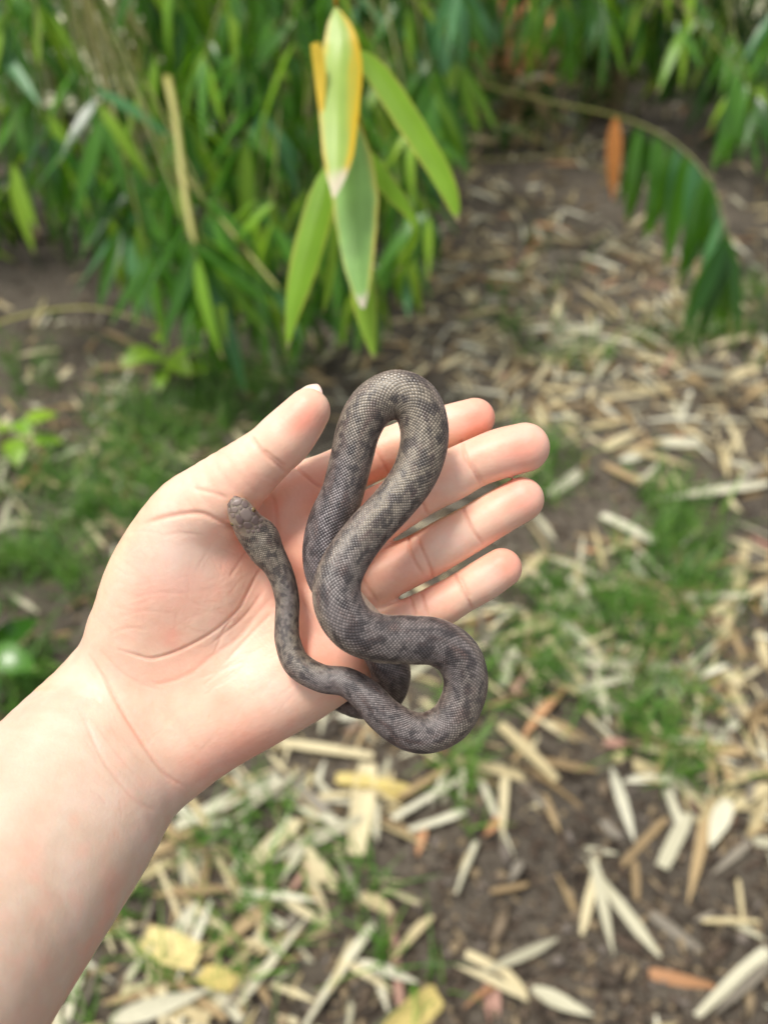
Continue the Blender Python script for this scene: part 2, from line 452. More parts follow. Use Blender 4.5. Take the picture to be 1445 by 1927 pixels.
# ---- far foliage that reads as one mass
def leaf_mass(name, items, mat, seed=3, wr=(0.12, 0.17)):
    rr = random.Random(seed)
    proto = [leaf_geo(1.0, rr.uniform(*wr), rr.uniform(0.2, 1.0), 0.2, rr.uniform(-.4, .4), nseg=4, cols=1, seed=s)[:2] for s in range(6)]
    Vs, Fs, Cs, off = [], [], [], 0
    for p, d, roll, L, col in items:
        V, F = proto[rr.randrange(6)]
        M = np.array(frame_mat(p, d, roll, L))
        Vs.append(V @ M[:3, :3].T + M[:3, 3]); Fs.append(F + off); off += len(V)
        Cs.append(np.tile(col, (len(V), 1)))
    return link(name, np_mesh(name, np.vstack(Vs), np.vstack(Fs), mat, True, np.vstack(Cs)))
def vcol_mat(name, rough, transl, spec=0.5):
    m, n, l, b = new_mat(name)
    v = n.new('ShaderNodeVertexColor'); v.layer_name = 'Col'
    l.new(v.outputs[0], b.inputs['Base Color']); b.inputs['Roughness'].default_value = rough; b.inputs['Specular IOR Level'].default_value = spec
    if transl:
        td = n.new('ShaderNodeBsdfTranslucent'); l.new(v.outputs[0], td.inputs[0])
        ms = n.new('ShaderNodeMixShader'); ms.inputs[0].default_value = transl
        l.new(b.outputs[0], ms.inputs[1]); l.new(td.outputs[0], ms.inputs[2]); l.new(ms.outputs[0], n['Material Output'].inputs['Surface'])
    return m
m_mass = vcol_mat('foliage_mass', 0.32, 0.25)
m_dry = vcol_mat('dry_mass', 0.75, 0.1, 0.3)
items = []
glo, ghi, gye = np.array(lin(26, 56, 10)), np.array(lin(70, 116, 28)), np.array(lin(150, 180, 46))
def far_leaf(px, py, D, Lr=(0.15, 0.25)):
    p = px_depth(px, py, D)
    if p.z < 0.03: return
    t = random.random()
    c = glo * (1 - t) + ghi * t
    if random.random() < 0.12: c = gye
    items.append((p, (random.uniform(-1, 1), random.uniform(-.8, .2), -random.uniform(.3, 1.2)), random.uniform(-1.0, 1.0), random.uniform(*Lr), c))
n_ = 0
while n_ < 4600:
    px, py = random.uniform(-260, 1700), random.uniform(-260, 560)
    le = lower_edge(px)
    D = random.uniform(2.2, 4.2) if px < 880 else random.uniform(2.7, 4.4)
    if py > le - 60 * (2.5 / D): continue
    if 790 < px < 1060 and py > -20 and random.random() < .88: continue
    if py < 250 and px < 300 and random.random() < .86: continue
    far_leaf(px, py, D); n_ += 1
for _ in range(1700):                            # low plants closing the back of the thicket
    px = random.uniform(-200, 1650); py = random.uniform(60, 260)
    if px < 260 and random.random() < .7: continue
    if 790 < px < 1060 and random.random() < .9: continue
    far_leaf(px, py - 40, random.uniform(3.4, 4.3))
for _ in range(420):                             # tangle of low leaves where the thicket meets the litter
    px = random.gauss(930, 110); py = random.gauss(225, 45)
    g_ = px_ground(px, py); dd = (Vector((0, 0, CAM_H)) - g_)
    p = g_ + Vector((0, 0, random.uniform(.04, .22)))
    t = random.random()
    items.append((p, (random.uniform(-1, 1), random.uniform(-1, .3), random.uniform(-.7, .3)), random.uniform(-1, 1), random.uniform(.1, .2), (glo * (1 - t) + ghi * t) if random.random() < .6 else np.array(lin(150, 132, 92))))
# unseen crown leaves added above the frame, to shade the thicket below
for _ in range(5600):
    x, y = random.uniform(-2.6, 2.8), random.uniform(2.25, 4.6)
    zc = random.uniform(1.35, 2.6)
    if x > -0.1 and y < 3.1: continue
    t = random.random()
    items.append((Vector((x, y, zc)), (random.uniform(-1, 1), random.uniform(-1, 1), -random.uniform(.2, 1)), random.uniform(-1, 1), random.uniform(.16, .28), glo * (1 - t) + ghi * t))
tag(leaf_mass('thicket', items, m_mass), kind='stuff')

# ================================================================== HAND AND FOREARM (camera-space millimetres)
UNIT = 0.18                                     # mm per photograph pixel at 270 mm
def C(px, py, h):                               # pixel + relief towards the camera (in pixel units) -> mm
    D = 270.0 - h * UNIT
    return np.array([(px - 722.5) / FPX * D, -(py - 963.5) / FPX * D, -D])
def CR(r, h):
    return r * UNIT * (270.0 - h * UNIT) / 270.0
def chain(pts, n=4):
    d = catmull([[p[0], p[1], p[3], p[2]] for p in pts], n)       # x y h r
    P = np.array([C(a[0], a[1], a[2]) for a in d], dtype=np.float32)
    r = np.array([CR(a[3], a[2]) for a in d], dtype=np.float32)
    return P, r

def d_chain(Q, ch, fz=1.0):
    P, r = ch
    S = np.array([1, 1, 1 / fz], dtype=np.float32)
    best = np.full(len(Q), 1e6, dtype=np.float32)
    for i in range(len(P) - 1):
        a = P[i]; ba = (P[i + 1] - P[i]) * S
        pa = (Q - a) * S
        t = np.clip(pa @ ba / (ba @ ba), 0, 1)
        d = np.sqrt(((pa - t[:, None] * ba) ** 2).sum(1)) - (r[i] + (r[i + 1] - r[i]) * t)
        np.minimum(best, d, out=best)
    return best * (fz if fz < 1 else 1)

def d_ell(Q, c, ax, rad):                       # ellipsoid, ax = 3 rows of unit axes
    q = (Q - c) @ np.asarray(ax, dtype=np.float32).T / np.asarray(rad, dtype=np.float32)
    k0 = np.sqrt((q ** 2).sum(1)); k1 = np.sqrt(((q / np.asarray(rad, dtype=np.float32)) ** 2).sum(1)) + 1e-6
    return k0 * (k0 - 1) / k1

def smin(a, b, k):
    h = np.maximum(k - np.abs(a - b), 0) / k
    return np.minimum(a, b) - h * h * k * 0.25

# pixel x, y, half width, relief
F_INDEX = chain([(560, 935, 52, -18), (620, 898, 47, -26), (700, 862, 45, -36), (760, 836, 43, -40), (800, 818, 42, -42), (850, 801, 41, -42), (893, 787, 38, -40)])
F_MIDDLE = chain([(590, 1035, 54, -4), (650, 1003, 54, 2), (723, 962, 52, 10), (795, 921, 49, 10), (850, 894, 48.5, 14), (893, 872, 46, 14), (940, 854, 47.5, 18), (987, 842, 46.5, 20)])
F_RING = chain([(590, 1150, 52, -4), (650, 1118, 51, 0), (720, 1083, 48, 2), (785, 1052, 46, 0), (830, 1027, 46, 4), (888, 994, 44, 5), (940, 963, 43, 12), (981, 940, 42, 12)])
F_PINKY = chain([(600, 1245, 50, 0), (660, 1218, 46, 6), (720, 1190, 44, 10), (790, 1157, 40, 8), (830, 1138, 40.5, 10), (868, 1116, 38.5, 10), (910, 1091, 39.5, 16), (944, 1069, 37.5, 20)])
F_THUMB = chain([(580, 773, 42, 118), (560, 798, 48, 116), (535, 826, 53, 112), (508, 851, 53, 106), (467, 885, 60, 98), (400, 944, 76, 74), (350, 985, 80, 50), (292, 1090, 86, 24), (250, 1178, 78, 6)])
WR = [((235, 1262), (575, 930)), ((262, 1305), (600, 1030)), ((292, 1352), (608, 1130)), ((322, 1402), (618, 1222))]
METAS = [chain([(a[0], a[1], 66, -18), ((a[0] + b[0]) / 2, (a[1] + b[1]) / 2, 66, -26), (b[0], b[1], 54, -10)], 3) for a, b in WR]
HYPO = chain([(648, 1222, 82, -8), (560, 1275, 88, -2), (470, 1320, 92, 2), (400, 1357, 86, 0), (355, 1395, 76, -6)])
ARM = chain([(330, 1292, 150, -40), (258, 1344, 160, -34), (190, 1421, 174, 4), (100, 1539, 200, 90), (-67, 1743, 236, 230), (-250, 1980, 268, 400), (-480, 2300, 300, 560), (-760, 2800, 330, 720)], 4)
tax = np.array([0.50, 0.86, 0.05]); tax /= np.linalg.norm(tax)
tay = np.cross([0, 0, 1.0], tax); tay /= np.linalg.norm(tay)
taz = np.cross(tax, tay)
THEN_C = C(348, 1092, 18)
PADS = [(570, 792, 132, 30), (893, 793, 18, 24), (978, 848, 26, 29), (968, 945, 30, 27), (932, 1076, 28, 24), (815, 1035, 18, 24), (760, 1065, 16, 26), (850, 1125, 16, 22), (825, 915, 14, 26)]

def sdf(Q):
    Q = np.asarray(Q, dtype=np.float32)
    f = d_chain(Q, F_INDEX)
    for ch, webx in ((F_MIDDLE, 4.0), (F_RING, 12.0), (F_PINKY, 3.0)):
        kx = 3.2 - 2.8 * np.clip((Q[:, 0] - webx) / 8.0, 0, 1)
        g = d_chain(Q, ch); hh = np.maximum(kx - np.abs(f - g), 0) / kx
        f = np.minimum(f, g) - hh * hh * kx * 0.25
    p = d_chain(Q, METAS[0], 0.92)
    for m in METAS[1:]:
        p = smin(p, d_chain(Q, m, 0.92), 6.0)
    p = smin(p, d_chain(Q, HYPO, 0.86), 9.0)
    arm = d_chain(Q, ARM, 0.64)
    p = smin(p, arm, 11.0)
    t = d_chain(Q, F_THUMB)
    t = smin(t, d_ell(Q, THEN_C, (tax, tay, taz), (29.5, 21.0, 14.5)), 8.0)
    h = smin(f, p, 5.5)
    # the thumb rises out of the palm: wide blend at the ball, tight fold at the web
    xw = np.clip((Q[:, 0] - C(430, 980, 60)[0]) / 22.0, 0, 1)
    k = 9.0 * (1 - xw) + 1.6 * xw
    h2 = np.maximum(k - np.abs(h - t), 0) / k
    return np.minimum(h, t) - h2 * h2 * k * 0.25

# creases: pixel polylines, depth mm, width mm
CREASES = [
    ([(500, 1060), (486, 1078), (460, 1127), (448, 1147), (407, 1185), (349, 1219), (291, 1239), (256, 1233), (213, 1219)], 0.72, 0.9),
    ([(535, 1100), (489, 1150), (448, 1200), (396, 1237), (358, 1267), (303, 1287), (271, 1278)], 0.38, 1.3),
    ([(361, 918), (402, 928), (430, 938)], 0.5, 1.0),
    ([(450, 995), (436, 989), (410, 979), (373, 966), (314, 973), (262, 988)], 0.95, 1.3),
    ([(163, 1226), (189, 1266), (209, 1298), (233, 1342), (262, 1388), (291, 1432), (320, 1464), (357, 1486)], 0.8, 1.0),
    ([(150, 1330), (189, 1420), (227, 1473), (262, 1510), (302, 1530)], 0.35, 1.2),
    ([(866, 826), (870, 838), (878, 865), (893, 890), (907, 918)], 0.5, 0.75),
    ([(886, 868), (900, 893), (912, 914)], 0.28, 0.6),
    ([(780, 905), (793, 941), (806, 972)], 0.5, 0.75),
    ([(868, 948), (872, 960), (880, 980), (893, 1003), (911, 1028)], 0.5, 0.75),
    ([(766, 1003), (769, 1015), (771, 1036), (782, 1060), (798, 1084)], 0.45, 0.75),
    ([(783, 1003), (792, 1030), (809, 1068), (816, 1092)], 0.45, 0.75),
    ([(852, 1074), (857, 1085), (869, 1109), (882, 1132), (890, 1150)], 0.48, 0.7),
    ([(864, 1084), (875, 1106), (884, 1126)], 0.26, 0.55),
    ([(769, 1115), (774, 1130), (783, 1165)], 0.4, 0.7),
    ([(790, 1112), (796, 1130), (806, 1164)], 0.4, 0.7),
    ([(680, 1085), (692, 1106), (712, 1136)], 0.6, 0.9),
    ([(700, 832), (709, 849), (727, 883), (733, 900)], 0.42, 0.75),
    ([(556, 876), (561, 883), (589, 907), (608, 920)], 0.6, 0.8),
    ([(470, 815), (482, 834), (497, 854), (519, 872), (545, 893)], 0.48, 0.75),
    ([(495, 845), (515, 862), (542, 880)], 0.38, 0.7),
    ([(509, 927), (517, 949), (522, 991), (530, 1040), (560, 1110), (600, 1180)], 0.65, 1.0),
    ([(300, 1010), (340, 1003), (385, 1008)], 0.10, 0.8), ([(235, 1130), (300, 1115), (360, 1118)], 0.06, 0.8),
    ([(215, 1165), (270, 1150), (330, 1155)], 0.06, 0.8), ([(205, 1195), (240, 1182), (280, 1185)], 0.09, 0.8),
    ([(430, 1090), (450, 1060), (470, 1030)], 0.2, 0.8), ([(400, 1240), (420, 1190), (440, 1160)], 0.2, 0.7),
    ([(395, 1215), (460, 1160), (500, 1105)], 0.25, 0.8), ([(420, 1250), (480, 1185), (515, 1150)], 0.22, 0.8),
    ([(190, 1225), (225, 1262), (262, 1285), (310, 1300)], 0.25, 0.9),
    ([(175, 1350), (205, 1395), (240, 1440), (275, 1470)], 0.16, 1.0),
    ([(205, 1300), (235, 1350), (270, 1405)], 0.14, 1.0),
]
CREASES = [(catmull(c, 6), d * (0.62 if w > 0.85 else 1.2), w * (0.62 if w > 0.85 else 0.72)) for c, d, w in CREASES]
rc_ = random.Random(21)
def fine_lines(n, x0, x1, y0, y1, ang, L, dep):
    for _ in range(n):                           # the net of faint secondary lines
        x, y = rc_.uniform(x0, x1), rc_.uniform(y0, y1); a = ang + rc_.gauss(0, .3); l_ = L * rc_.uniform(.5, 1.3); bend = rc_.uniform(-.15, .15) * l_
        CREASES.append((catmull([(x - math.cos(a) * l_ / 2, y - math.sin(a) * l_ / 2), (x - math.sin(a) * bend, y + math.cos(a) * bend), (x + math.cos(a) * l_ / 2, y + math.sin(a) * l_ / 2)], 4), dep * rc_.uniform(.5, 1.2), 0.42))
fine_lines(30, 230, 440, 1000, 1190, -0.1, 80, 0.07)
fine_lines(16, 250, 460, 1000, 1190, 1.4, 70, 0.06)
fine_lines(26, 400, 560, 1080, 1300, -0.75, 100, 0.09)
fine_lines(14, 300, 560, 1250, 1420, -0.5, 90, 0.06)
fine_lines(16, 160, 300, 1300, 1520, 0.95, 90, 0.07)
fine_lines(12, 400, 560, 820, 930, 0.8, 40, 0.07)

def project_px(Q):
    D = -Q[:, 2]
    return np.stack([722.5 + Q[:, 0] / D * FPX, 963.5 - Q[:, 1] / D * FPX], 1), D

def crease_depth(Q, Nz):
    uv, D = project_px(Q)
    out = np.zeros(len(Q)); red = np.zeros(len(Q))
    front = np.clip((Nz - 0.05) / 0.4, 0, 1)
    mmpp = D / FPX
    for P, dep, w in CREASES:
        lo, hi = P.min(0) - 25, P.max(0) + 25
        m = np.where((uv[:, 0] > lo[0]) & (uv[:, 0] < hi[0]) & (uv[:, 1] > lo[1]) & (uv[:, 1] < hi[1]) & (Nz > 0))[0]
        if len(m) == 0: continue
        q = uv[m]; best = np.full(len(m), 1e9); bt = np.zeros(len(m))
        nS = len(P) - 1
        for i in range(nS):
            a, b = P[i], P[i + 1]; ba = b - a
            t = np.clip(((q - a) @ ba) / (ba @ ba + 1e-9), 0, 1)
            d = np.sqrt(((q - a - t[:, None] * ba) ** 2).sum(1))
            k = d < best; best[k] = d[k]; bt[k] = ((i + t) / nS)[k]
        dm = best * mmpp[m]
        fade = np.clip(np.minimum(bt, 1 - bt) / 0.14, 0.0, 1)
        g = np.exp(-(dm / w) ** 2)
        out[m] = np.maximum(out[m], dep * fade * g * front[m] * 1.0)
        red[m] = np.maximum(red[m], min(dep * 1.5, 1) * fade * np.exp(-(dm / (w * 1.1)) ** 2) * front[m])
    return out, red

def surface_nets(fn, lo, hi, st, band=10.0):
    lo = np.array(lo, float); hi = np.array(hi, float)
    n = np.ceil((hi - lo) / st).astype(int)
    n = ((n + 3) // 4) * 4 + 1
    cs = st * 4
    nc = (n - 1) // 4
    g = [lo[i] + (np.arange(nc[i]) + 0.5) * cs for i in range(3)]
    G = np.stack(np.meshgrid(*g, indexing='ij'), -1).reshape(-1, 3)
    dc = fn(G).reshape(nc)
    near = np.abs(dc) < cs * 1.25
    V = np.where(np.repeat(np.repeat(np.repeat(dc, 4, 0), 4, 1), 4, 2) > 0, 1e3, -1e3).astype(np.float32)
    V = np.pad(V, ((0, 1),) * 3, mode='edge')
    mask = np.repeat(np.repeat(np.repeat(near, 4, 0), 4, 1), 4, 2)
    mask = np.pad(mask, ((0, 1),) * 3, mode='edge')
    ii = np.argwhere(mask)
    vals = np.empty(len(ii), dtype=np.float32)
    for s in range(0, len(ii), 400000):
        vals[s:s + 400000] = fn(lo + ii[s:s + 400000] * st)
    V[mask] = vals
    neg = V < 0
    cells = np.zeros(np.array(V.shape) - 1, dtype=np.int8)
    for a in (0, 1):
        for b in (0, 1):
            for c in (0, 1):
                cells += neg[a:a + cells.shape[0], b:b + cells.shape[1], c:c + cells.shape[2]]
    act = (cells > 0) & (cells < 8)
    idx = -np.ones(cells.shape, dtype=np.int64)
    ca = np.argwhere(act)
    idx[act] = np.arange(len(ca))
    P = lo + (ca + 0.5) * st
    quads = []
    for ax in range(3):
        b, c = [(1, 2), (2, 0), (0, 1)][ax]
        s0 = [slice(None)] * 3; s1 = [slice(None)] * 3
        s0[ax] = slice(0, -1); s1[ax] = slice(1, None)
        A, B = neg[tuple(s0)], neg[tuple(s1)]
        e = np.argwhere(A != B)
        ok = (e[:, b] > 0) & (e[:, c] > 0) & (e[:, b] < cells.shape[b]) & (e[:, c] < cells.shape[c]) & (e[:, ax] < cells.shape[ax])
        e = e[ok]
        fl = A[tuple(e.T)]
        def at(db, dc_):
            x = e.copy(); x[:, b] += db; x[:, c] += dc_
            return idx[tuple(x.T)]
        q = np.stack([at(-1, -1), at(0, -1), at(0, 0), at(-1, 0)], 1)
        q[~fl] = q[~fl][:, ::-1]
        quads.append(q)
    Q = np.vstack(quads)
    return P, Q[(Q >= 0).all(1)]

def sdf_grad(Q, e=0.25):
    g = np.stack([sdf(Q + np.array(d) * e) - sdf(Q - np.array(d) * e) for d in ((1, 0, 0), (0, 1, 0), (0, 0, 1))], 1) / (2 * e)
    return g

def subdiv(V, F):
    e = np.sort(np.vstack([F[:, [0, 1]], F[:, [1, 2]], F[:, [2, 3]], F[:, [3, 0]]]), 1)
    u, inv = np.unique(e, axis=0, return_inverse=True)
    inv = inv.reshape(-1)
    n, nf = len(V), len(F)
    EV = (V[u[:, 0]] + V[u[:, 1]]) / 2
    FV = V[F].mean(1)
    i0, i1, i2, i3 = [n + inv[k * nf:(k + 1) * nf] for k in range(4)]
    c = n + len(u) + np.arange(nf)
    NF = np.vstack([np.stack([F[:, 0], i0, c, i3], 1), np.stack([F[:, 1], i1, c, i0], 1),
                    np.stack([F[:, 2], i2, c, i1], 1), np.stack([F[:, 3], i3, c, i2], 1)])
    return np.vstack([V, EV, FV]), NF

def vnoise(P, scale, oct=3):
    return np.array([noise.fractal(Vector(p * scale), 1.0, 2.0, oct) for p in P])

HV, HF = surface_nets(sdf, (-215, -300, -330), (72, 62, -118), 1.05)
def relax(V, F, it):
    e = np.unique(np.sort(np.vstack([F[:, [0, 1]], F[:, [1, 2]], F[:, [2, 3]], F[:, [3, 0]]]), 1), axis=0)
    cnt = np.bincount(e.ravel(), minlength=len(V)).astype(float)[:, None]
    for _ in range(it):
        S = np.zeros_like(V)
        for k in range(3):
            S[:, k] = np.bincount(e[:, 0], V[e[:, 1], k], len(V)) + np.bincount(e[:, 1], V[e[:, 0], k], len(V))
        V = V * 0.5 + 0.5 * S / cnt
    return V
HV = relax(HV, HF, 3)
def snap(V):
    g = sdf_grad(V); m = np.maximum((g ** 2).sum(1), 0.15)
    return V - np.clip(sdf(V), -2, 2)[:, None] * g / m[:, None]
HV = snap(snap(HV))
G = sdf_grad(HV, 0.5); HN = G / (np.linalg.norm(G, axis=1)[:, None] + 1e-9)
HN, _ = subdiv(HN, HF)
HV, HF = subdiv(HV, HF)
HN = relax(HN, HF, 2); HN /= np.linalg.norm(HN, axis=1)[:, None] + 1e-9
HV = HV - HN * np.clip(sdf(HV), -0.6, 0.6)[:, None]
HV = relax(HV, HF, 3)                            # soften the folds between capsules
cr, crred = crease_depth(HV, HN[:, 2])
HV = HV - HN * cr[:, None]

# skin colour: what the skin itself shows (blood under the pads, pale ball of the thumb, veins)
uv, _ = project_px(HV)
def blob(x, y, sx, sy=None, ang=0.0):
    sy = sy or sx
    dx, dy = uv[:, 0] - x, uv[:, 1] - y
    c, s = math.cos(ang), math.sin(ang)
    return np.exp(-(((dx * c + dy * s) / sx) ** 2 + ((-dx * s + dy * c) / sy) ** 2))
base = np.array(lin(235, 198, 174)); pink = np.array(lin(240, 152, 131)); pale = np.array(lin(238, 212, 198))
yel = np.array(lin(226, 188, 138)); arm_c = np.array(lin(216, 190, 169)); vein = np.array(lin(196, 190, 176))
redc = np.array(lin(214, 136, 112))
hc = np.tile(base, (len(HV), 1))
def mixc(w, col):
    global hc
    w = np.clip(w, 0, 1)[:, None]; hc = hc * (1 - w) + col * w
armw = 1 / (1 + np.exp(-(((uv[:, 1] - 1345) * 0.62 - (uv[:, 0] - 255) * 0.78) / 28)))
mixc(armw, arm_c)
nz = vnoise(HV, 0.05); nz2 = vnoise(HV, 0.16, 2)
for x, y, sx, sy, w in [(572, 790, 42, 34, .75), (898, 780, 48, 36, .75), (985, 838, 50, 40, .8), (982, 928, 46, 38, .8), (942, 1060, 44, 34, .8),
                        (640, 1000, 230, 150, .22), (640, 940, 90, 70, .35), (760, 1070, 40, 60, .3), (800, 1140, 60, 40, .3), (470, 1000, 60, 40, .4), (440, 1420, 130, 45, .55),
                        (600, 1220, 90, 60, .45), (330, 1280, 80, 30, .35), (420, 1300, 90, 70, .15), (545, 1080, 60, 90, .3), (880, 870, 60, 20, .25)]:
    mixc(blob(x, y, sx, sy, -0.4) * w, pink)
mixc(blob(570, 800, 22, 16) * 0.22, redc); mixc(blob(905, 900, 30, 18) * .1, redc)
mixc(blob(330, 1060, 90, 80) * 0.55, pale); mixc(blob(500, 1310, 60, 40) * .15, pale); mixc(blob(830, 1010, 30, 30) * .35, pale)
edge = np.clip(1 - (uv[:, 0] + (uv[:, 1] - 1000) * 0.55 - 215) / 60, 0, 1) * (uv[:, 1] < 1300) * (uv[:, 1] > 880)
mixc(edge * 0.6, yel)
mixc(blob(165, 1370, 14, 60, -0.5) * .35 * armw, vein); mixc(blob(130, 1520, 18, 120, 0.4) * .25 * armw, vein)
mixc(np.clip(nz, 0, 1) * 0.40, pink); mixc(np.clip(-nz, 0, 1) * 0.40, pale)
mixc(np.clip(nz2, 0, 1) * 0.22, pink)
mixc(crred * 0.42, redc)
hc *= (1 + 0.03 * nz2)[:, None]

m_skin, sn, sl, sb = new_mat('skin')
at_ = sn.new('ShaderNodeVertexColor'); at_.layer_name = 'Col'
tcs = sn.new('ShaderNodeTexCoord')
mo = sn.new('ShaderNodeTexNoise'); mo.inputs['Scale'].default_value = 170; mo.inputs['Detail'].default_value = 5; mo.inputs['Roughness'].default_value = 0.65
sl.new(tcs.outputs['Object'], mo.inputs['Vector'])
mrp = sn.new('ShaderNodeValToRGB')
mrp.color_ramp.elements[0].position = 0.32; mrp.color_ramp.elements[0].color = (0.975, 0.93, 0.91, 1)
mrp.color_ramp.elements[1].position = 0.66; mrp.color_ramp.elements[1].color = (1.015, 1.025, 1.025, 1)
sl.new(mo.outputs[0], mrp.inputs[0])
mmx = sn.new('ShaderNodeMix'); mmx.data_type = 'RGBA'; mmx.blend_type = 'MULTIPLY'; mmx.inputs[0].default_value = 1.0
sl.new(at_.outputs[0], mmx.inputs[6]); sl.new(mrp.outputs[0], mmx.inputs[7])
sl.new(mmx.outputs[2], sb.inputs['Base Color'])
sb.inputs['Roughness'].default_value = 0.46
sb.inputs['Specular IOR Level'].default_value = 0.38
sb.inputs['Subsurface Weight'].default_value = 0.4
sb.inputs['Subsurface Radius'].default_value = (1.0, 0.36, 0.2)
sb.inputs['Subsurface Scale'].default_value = 0.0018
tc = sn.new('ShaderNodeTexCoord')
v1 = sn.new('ShaderNodeTexVoronoi'); v1.feature = 'DISTANCE_TO_EDGE'; v1.inputs['Scale'].default_value = 620
n1 = sn.new('ShaderNodeTexNoise'); n1.inputs['Scale'].default_value = 420; n1.inputs['Detail'].default_value = 4
ma = sn.new('ShaderNodeMath'); ma.operation = 'MULTIPLY_ADD'; ma.inputs[1].default_value = 0.6
sl.new(tc.outputs['Object'], v1.inputs['Vector']); sl.new(tc.outputs['Object'], n1.inputs['Vector'])
sl.new(v1.outputs['Distance'], ma.inputs[0]); sl.new(n1.outputs[0], ma.inputs[2])
bp = sn.new('ShaderNodeBump'); bp.inputs['Strength'].default_value = 0.13; bp.inputs['Distance'].default_value = 0.0007
sl.new(ma.outputs[0], bp.inputs['Height']); sl.new(bp.outputs[0], sb.inputs['Normal'])

def cam_obj(name, Vmm, F, mat, colors=None, parent=None, origin=None):
    W = cam2world(np.asarray(Vmm) * 0.001)
    o0 = np.array(origin) if origin is not None else W.mean(0)
    me = np_mesh(name, W - o0, F, mat, True, colors)
    o = link(name, me, parent)
    if parent is None: o.location = o0
    else: o.location = o0 - np.array(parent.location)
    return o

person = cam_obj('person', HV, HF, m_skin, hc)
tag(person, 'bare left forearm and open upturned hand carrying the grey snake', 'person')

# thumb nail, seen edge-on along the back of the thumb tip
m_nail, nn, nl, nb = new_mat('nail')
nb.inputs['Base Color'].default_value = (*lin(240, 205, 192), 1)
nb.inputs['Roughness'].default_value = 0.25
nb.inputs['Subsurface Weight'].default_value = 0.3
nb.inputs['Subsurface Scale'].default_value = 0.001
a0, a1 = C(601, 733, 100), C(543, 776, 96)
ax_n = (a0 - a1) / np.linalg.norm(a0 - a1)
side = np.array([0.55, -0.60, 0.58]); side -= ax_n * (side @ ax_n); side /= np.linalg.norm(side)   # outward is -side
out_n = np.cross(ax_n, side)
if (out_n @ np.array([-0.6, 0.7, -0.2])) < 0: out_n = -out_n
nv, nf = [], []
NU, NW = 14, 13
Lmm = np.linalg.norm(a0 - a1)
tcen = (C(580, 773, 118) + C(560, 798, 116)) / 2
for lay in (0, 1):
    for i in range(NU):
        for j in range(NW):
            t = i / (NU - 1); w = (j / (NW - 1) - 0.5) * 2
            wid = 6.2 * (1 - max(0, t - 0.72) ** 2 * 4.5) * (1 - max(0, 0.12 - t) * 2)
            ang = w * 0.95
            p = a1 + ax_n * (t * (Lmm + 0.8) * (1 - 0.10 * w * w)) + side * (math.sin(ang) * wid) + out_n * (math.cos(ang) * wid * 0.85 - wid * 0.85 * 0.66 + 0.5 * math.sin(t * math.pi) - lay * 0.55)
            nv.append(p)
for lay in (0, 1):
    o = lay * NU * NW
    for i in range(NU - 1):
        for j in range(NW - 1):
            q = [o + i * NW + j, o + i * NW + j + 1, o + (i + 1) * NW + j + 1, o + (i + 1) * NW + j]
            nf.append(q if lay == 0 else q[::-1])
rim = [i * NW for i in range(NU)] + [(NU - 1) * NW + j for j in range(1, NW)] + [i * NW + NW - 1 for i in range(NU - 2, -1, -1)] + [j for j in range(NW - 2, 0, -1)]
for k in range(len(rim)):
    a, b = rim[k], rim[(k + 1) % len(rim)]
    nf.append([a, b, b + NU * NW, a + NU * NW])
NAIL_V = np.array(nv)
cam_obj('thumbnail', NAIL_V, np.array(nf), m_nail, parent=person)

# ================================================================== SNAKE
# pixel x, y, half width, relief of the axis, roll of the back (degrees)
SP = [
 (441, 933, 8, 92, 0), (446, 947, 19, 93, 0), (457, 969, 26.5, 96, 0), (471, 991, 30.5, 98, 0), (489, 1012, 34.5, 99, 0), (503, 1038, 31, 98, 0),
 (519, 1062, 25.5, 95, 0), (532, 1090, 23, 92, 4), (541, 1131, 22, 90, 6), (540, 1172, 22, 92, 4), (542, 1208, 23, 95, 0), (560, 1250, 25, 100, 0),
 (604, 1276, 25, 108, -5), (652, 1284, 26.5, 118, -5), (690, 1310, 30, 124, 0), (724, 1346, 33, 122, 5), (768, 1374, 36, 116, 8),
 (810, 1377, 37.5, 112, 8), (853, 1350, 39, 112, 8), (876, 1290, 40, 116, 6), (862, 1237, 42, 124, 4), (822, 1209, 43, 136, 0), (773, 1204, 44, 152, -4),
 (714, 1201, 44, 172, -6), (667, 1182, 45, 184, -6), (640, 1145, 45, 186, -2), (634, 1102, 43.5, 182, 4), (651, 1056, 41, 174, 8), (690, 1001, 39, 158, 10),
 (738, 950, 39, 142, 8), (777, 898, 41, 130, 2), (796, 845, 43, 126, -6), (797, 798, 44, 126, -10), (780, 758, 45, 126, -8), (743, 743, 45, 124, 2),
 (702, 763, 42.5, 122, 14), (676, 806, 41, 118, 22), (661, 867, 40, 112, 30), (645, 928, 40, 106, 30), (623, 985, 43, 102, 26), (613, 1040, 43, 100, 26),
 (621, 1090, 42, 98, 40), (655, 1138, 41, 98, 74), (698, 1186, 40, 92, 76), (724, 1232, 39, 72, 44), (736, 1270, 37, 44, 30), (722, 1310, 33, 14, 20),
 (684, 1326, 26, -22, 10), (640, 1318, 20, -72, 0), (590, 1290, 16, -104, 0), (540, 1250, 12, -112, 0), (500, 1200, 8, -110, 0), (480, 1150, 3.5, -106, 0)]
SP = np.array(SP, dtype=float)

# rest the body on the skin: lift the axis wherever it would sink into the hand
for i in range(len(SP)):
    if i >= len(SP) - 7: continue
    for _ in range(60):
        c = C(SP[i, 0], SP[i, 1], SP[i, 3]); r = CR(SP[i, 2], SP[i, 3])
        if sdf(c[None])[0] >= r * (0.68 if i < 12 else 0.78): break
        SP[i, 3] += 2.0
hs_ = SP[:, 3].copy()
SP[1:-1, 3] = 0.25 * hs_[:-2] + 0.5 * hs_[1:-1] + 0.25 * hs_[2:]

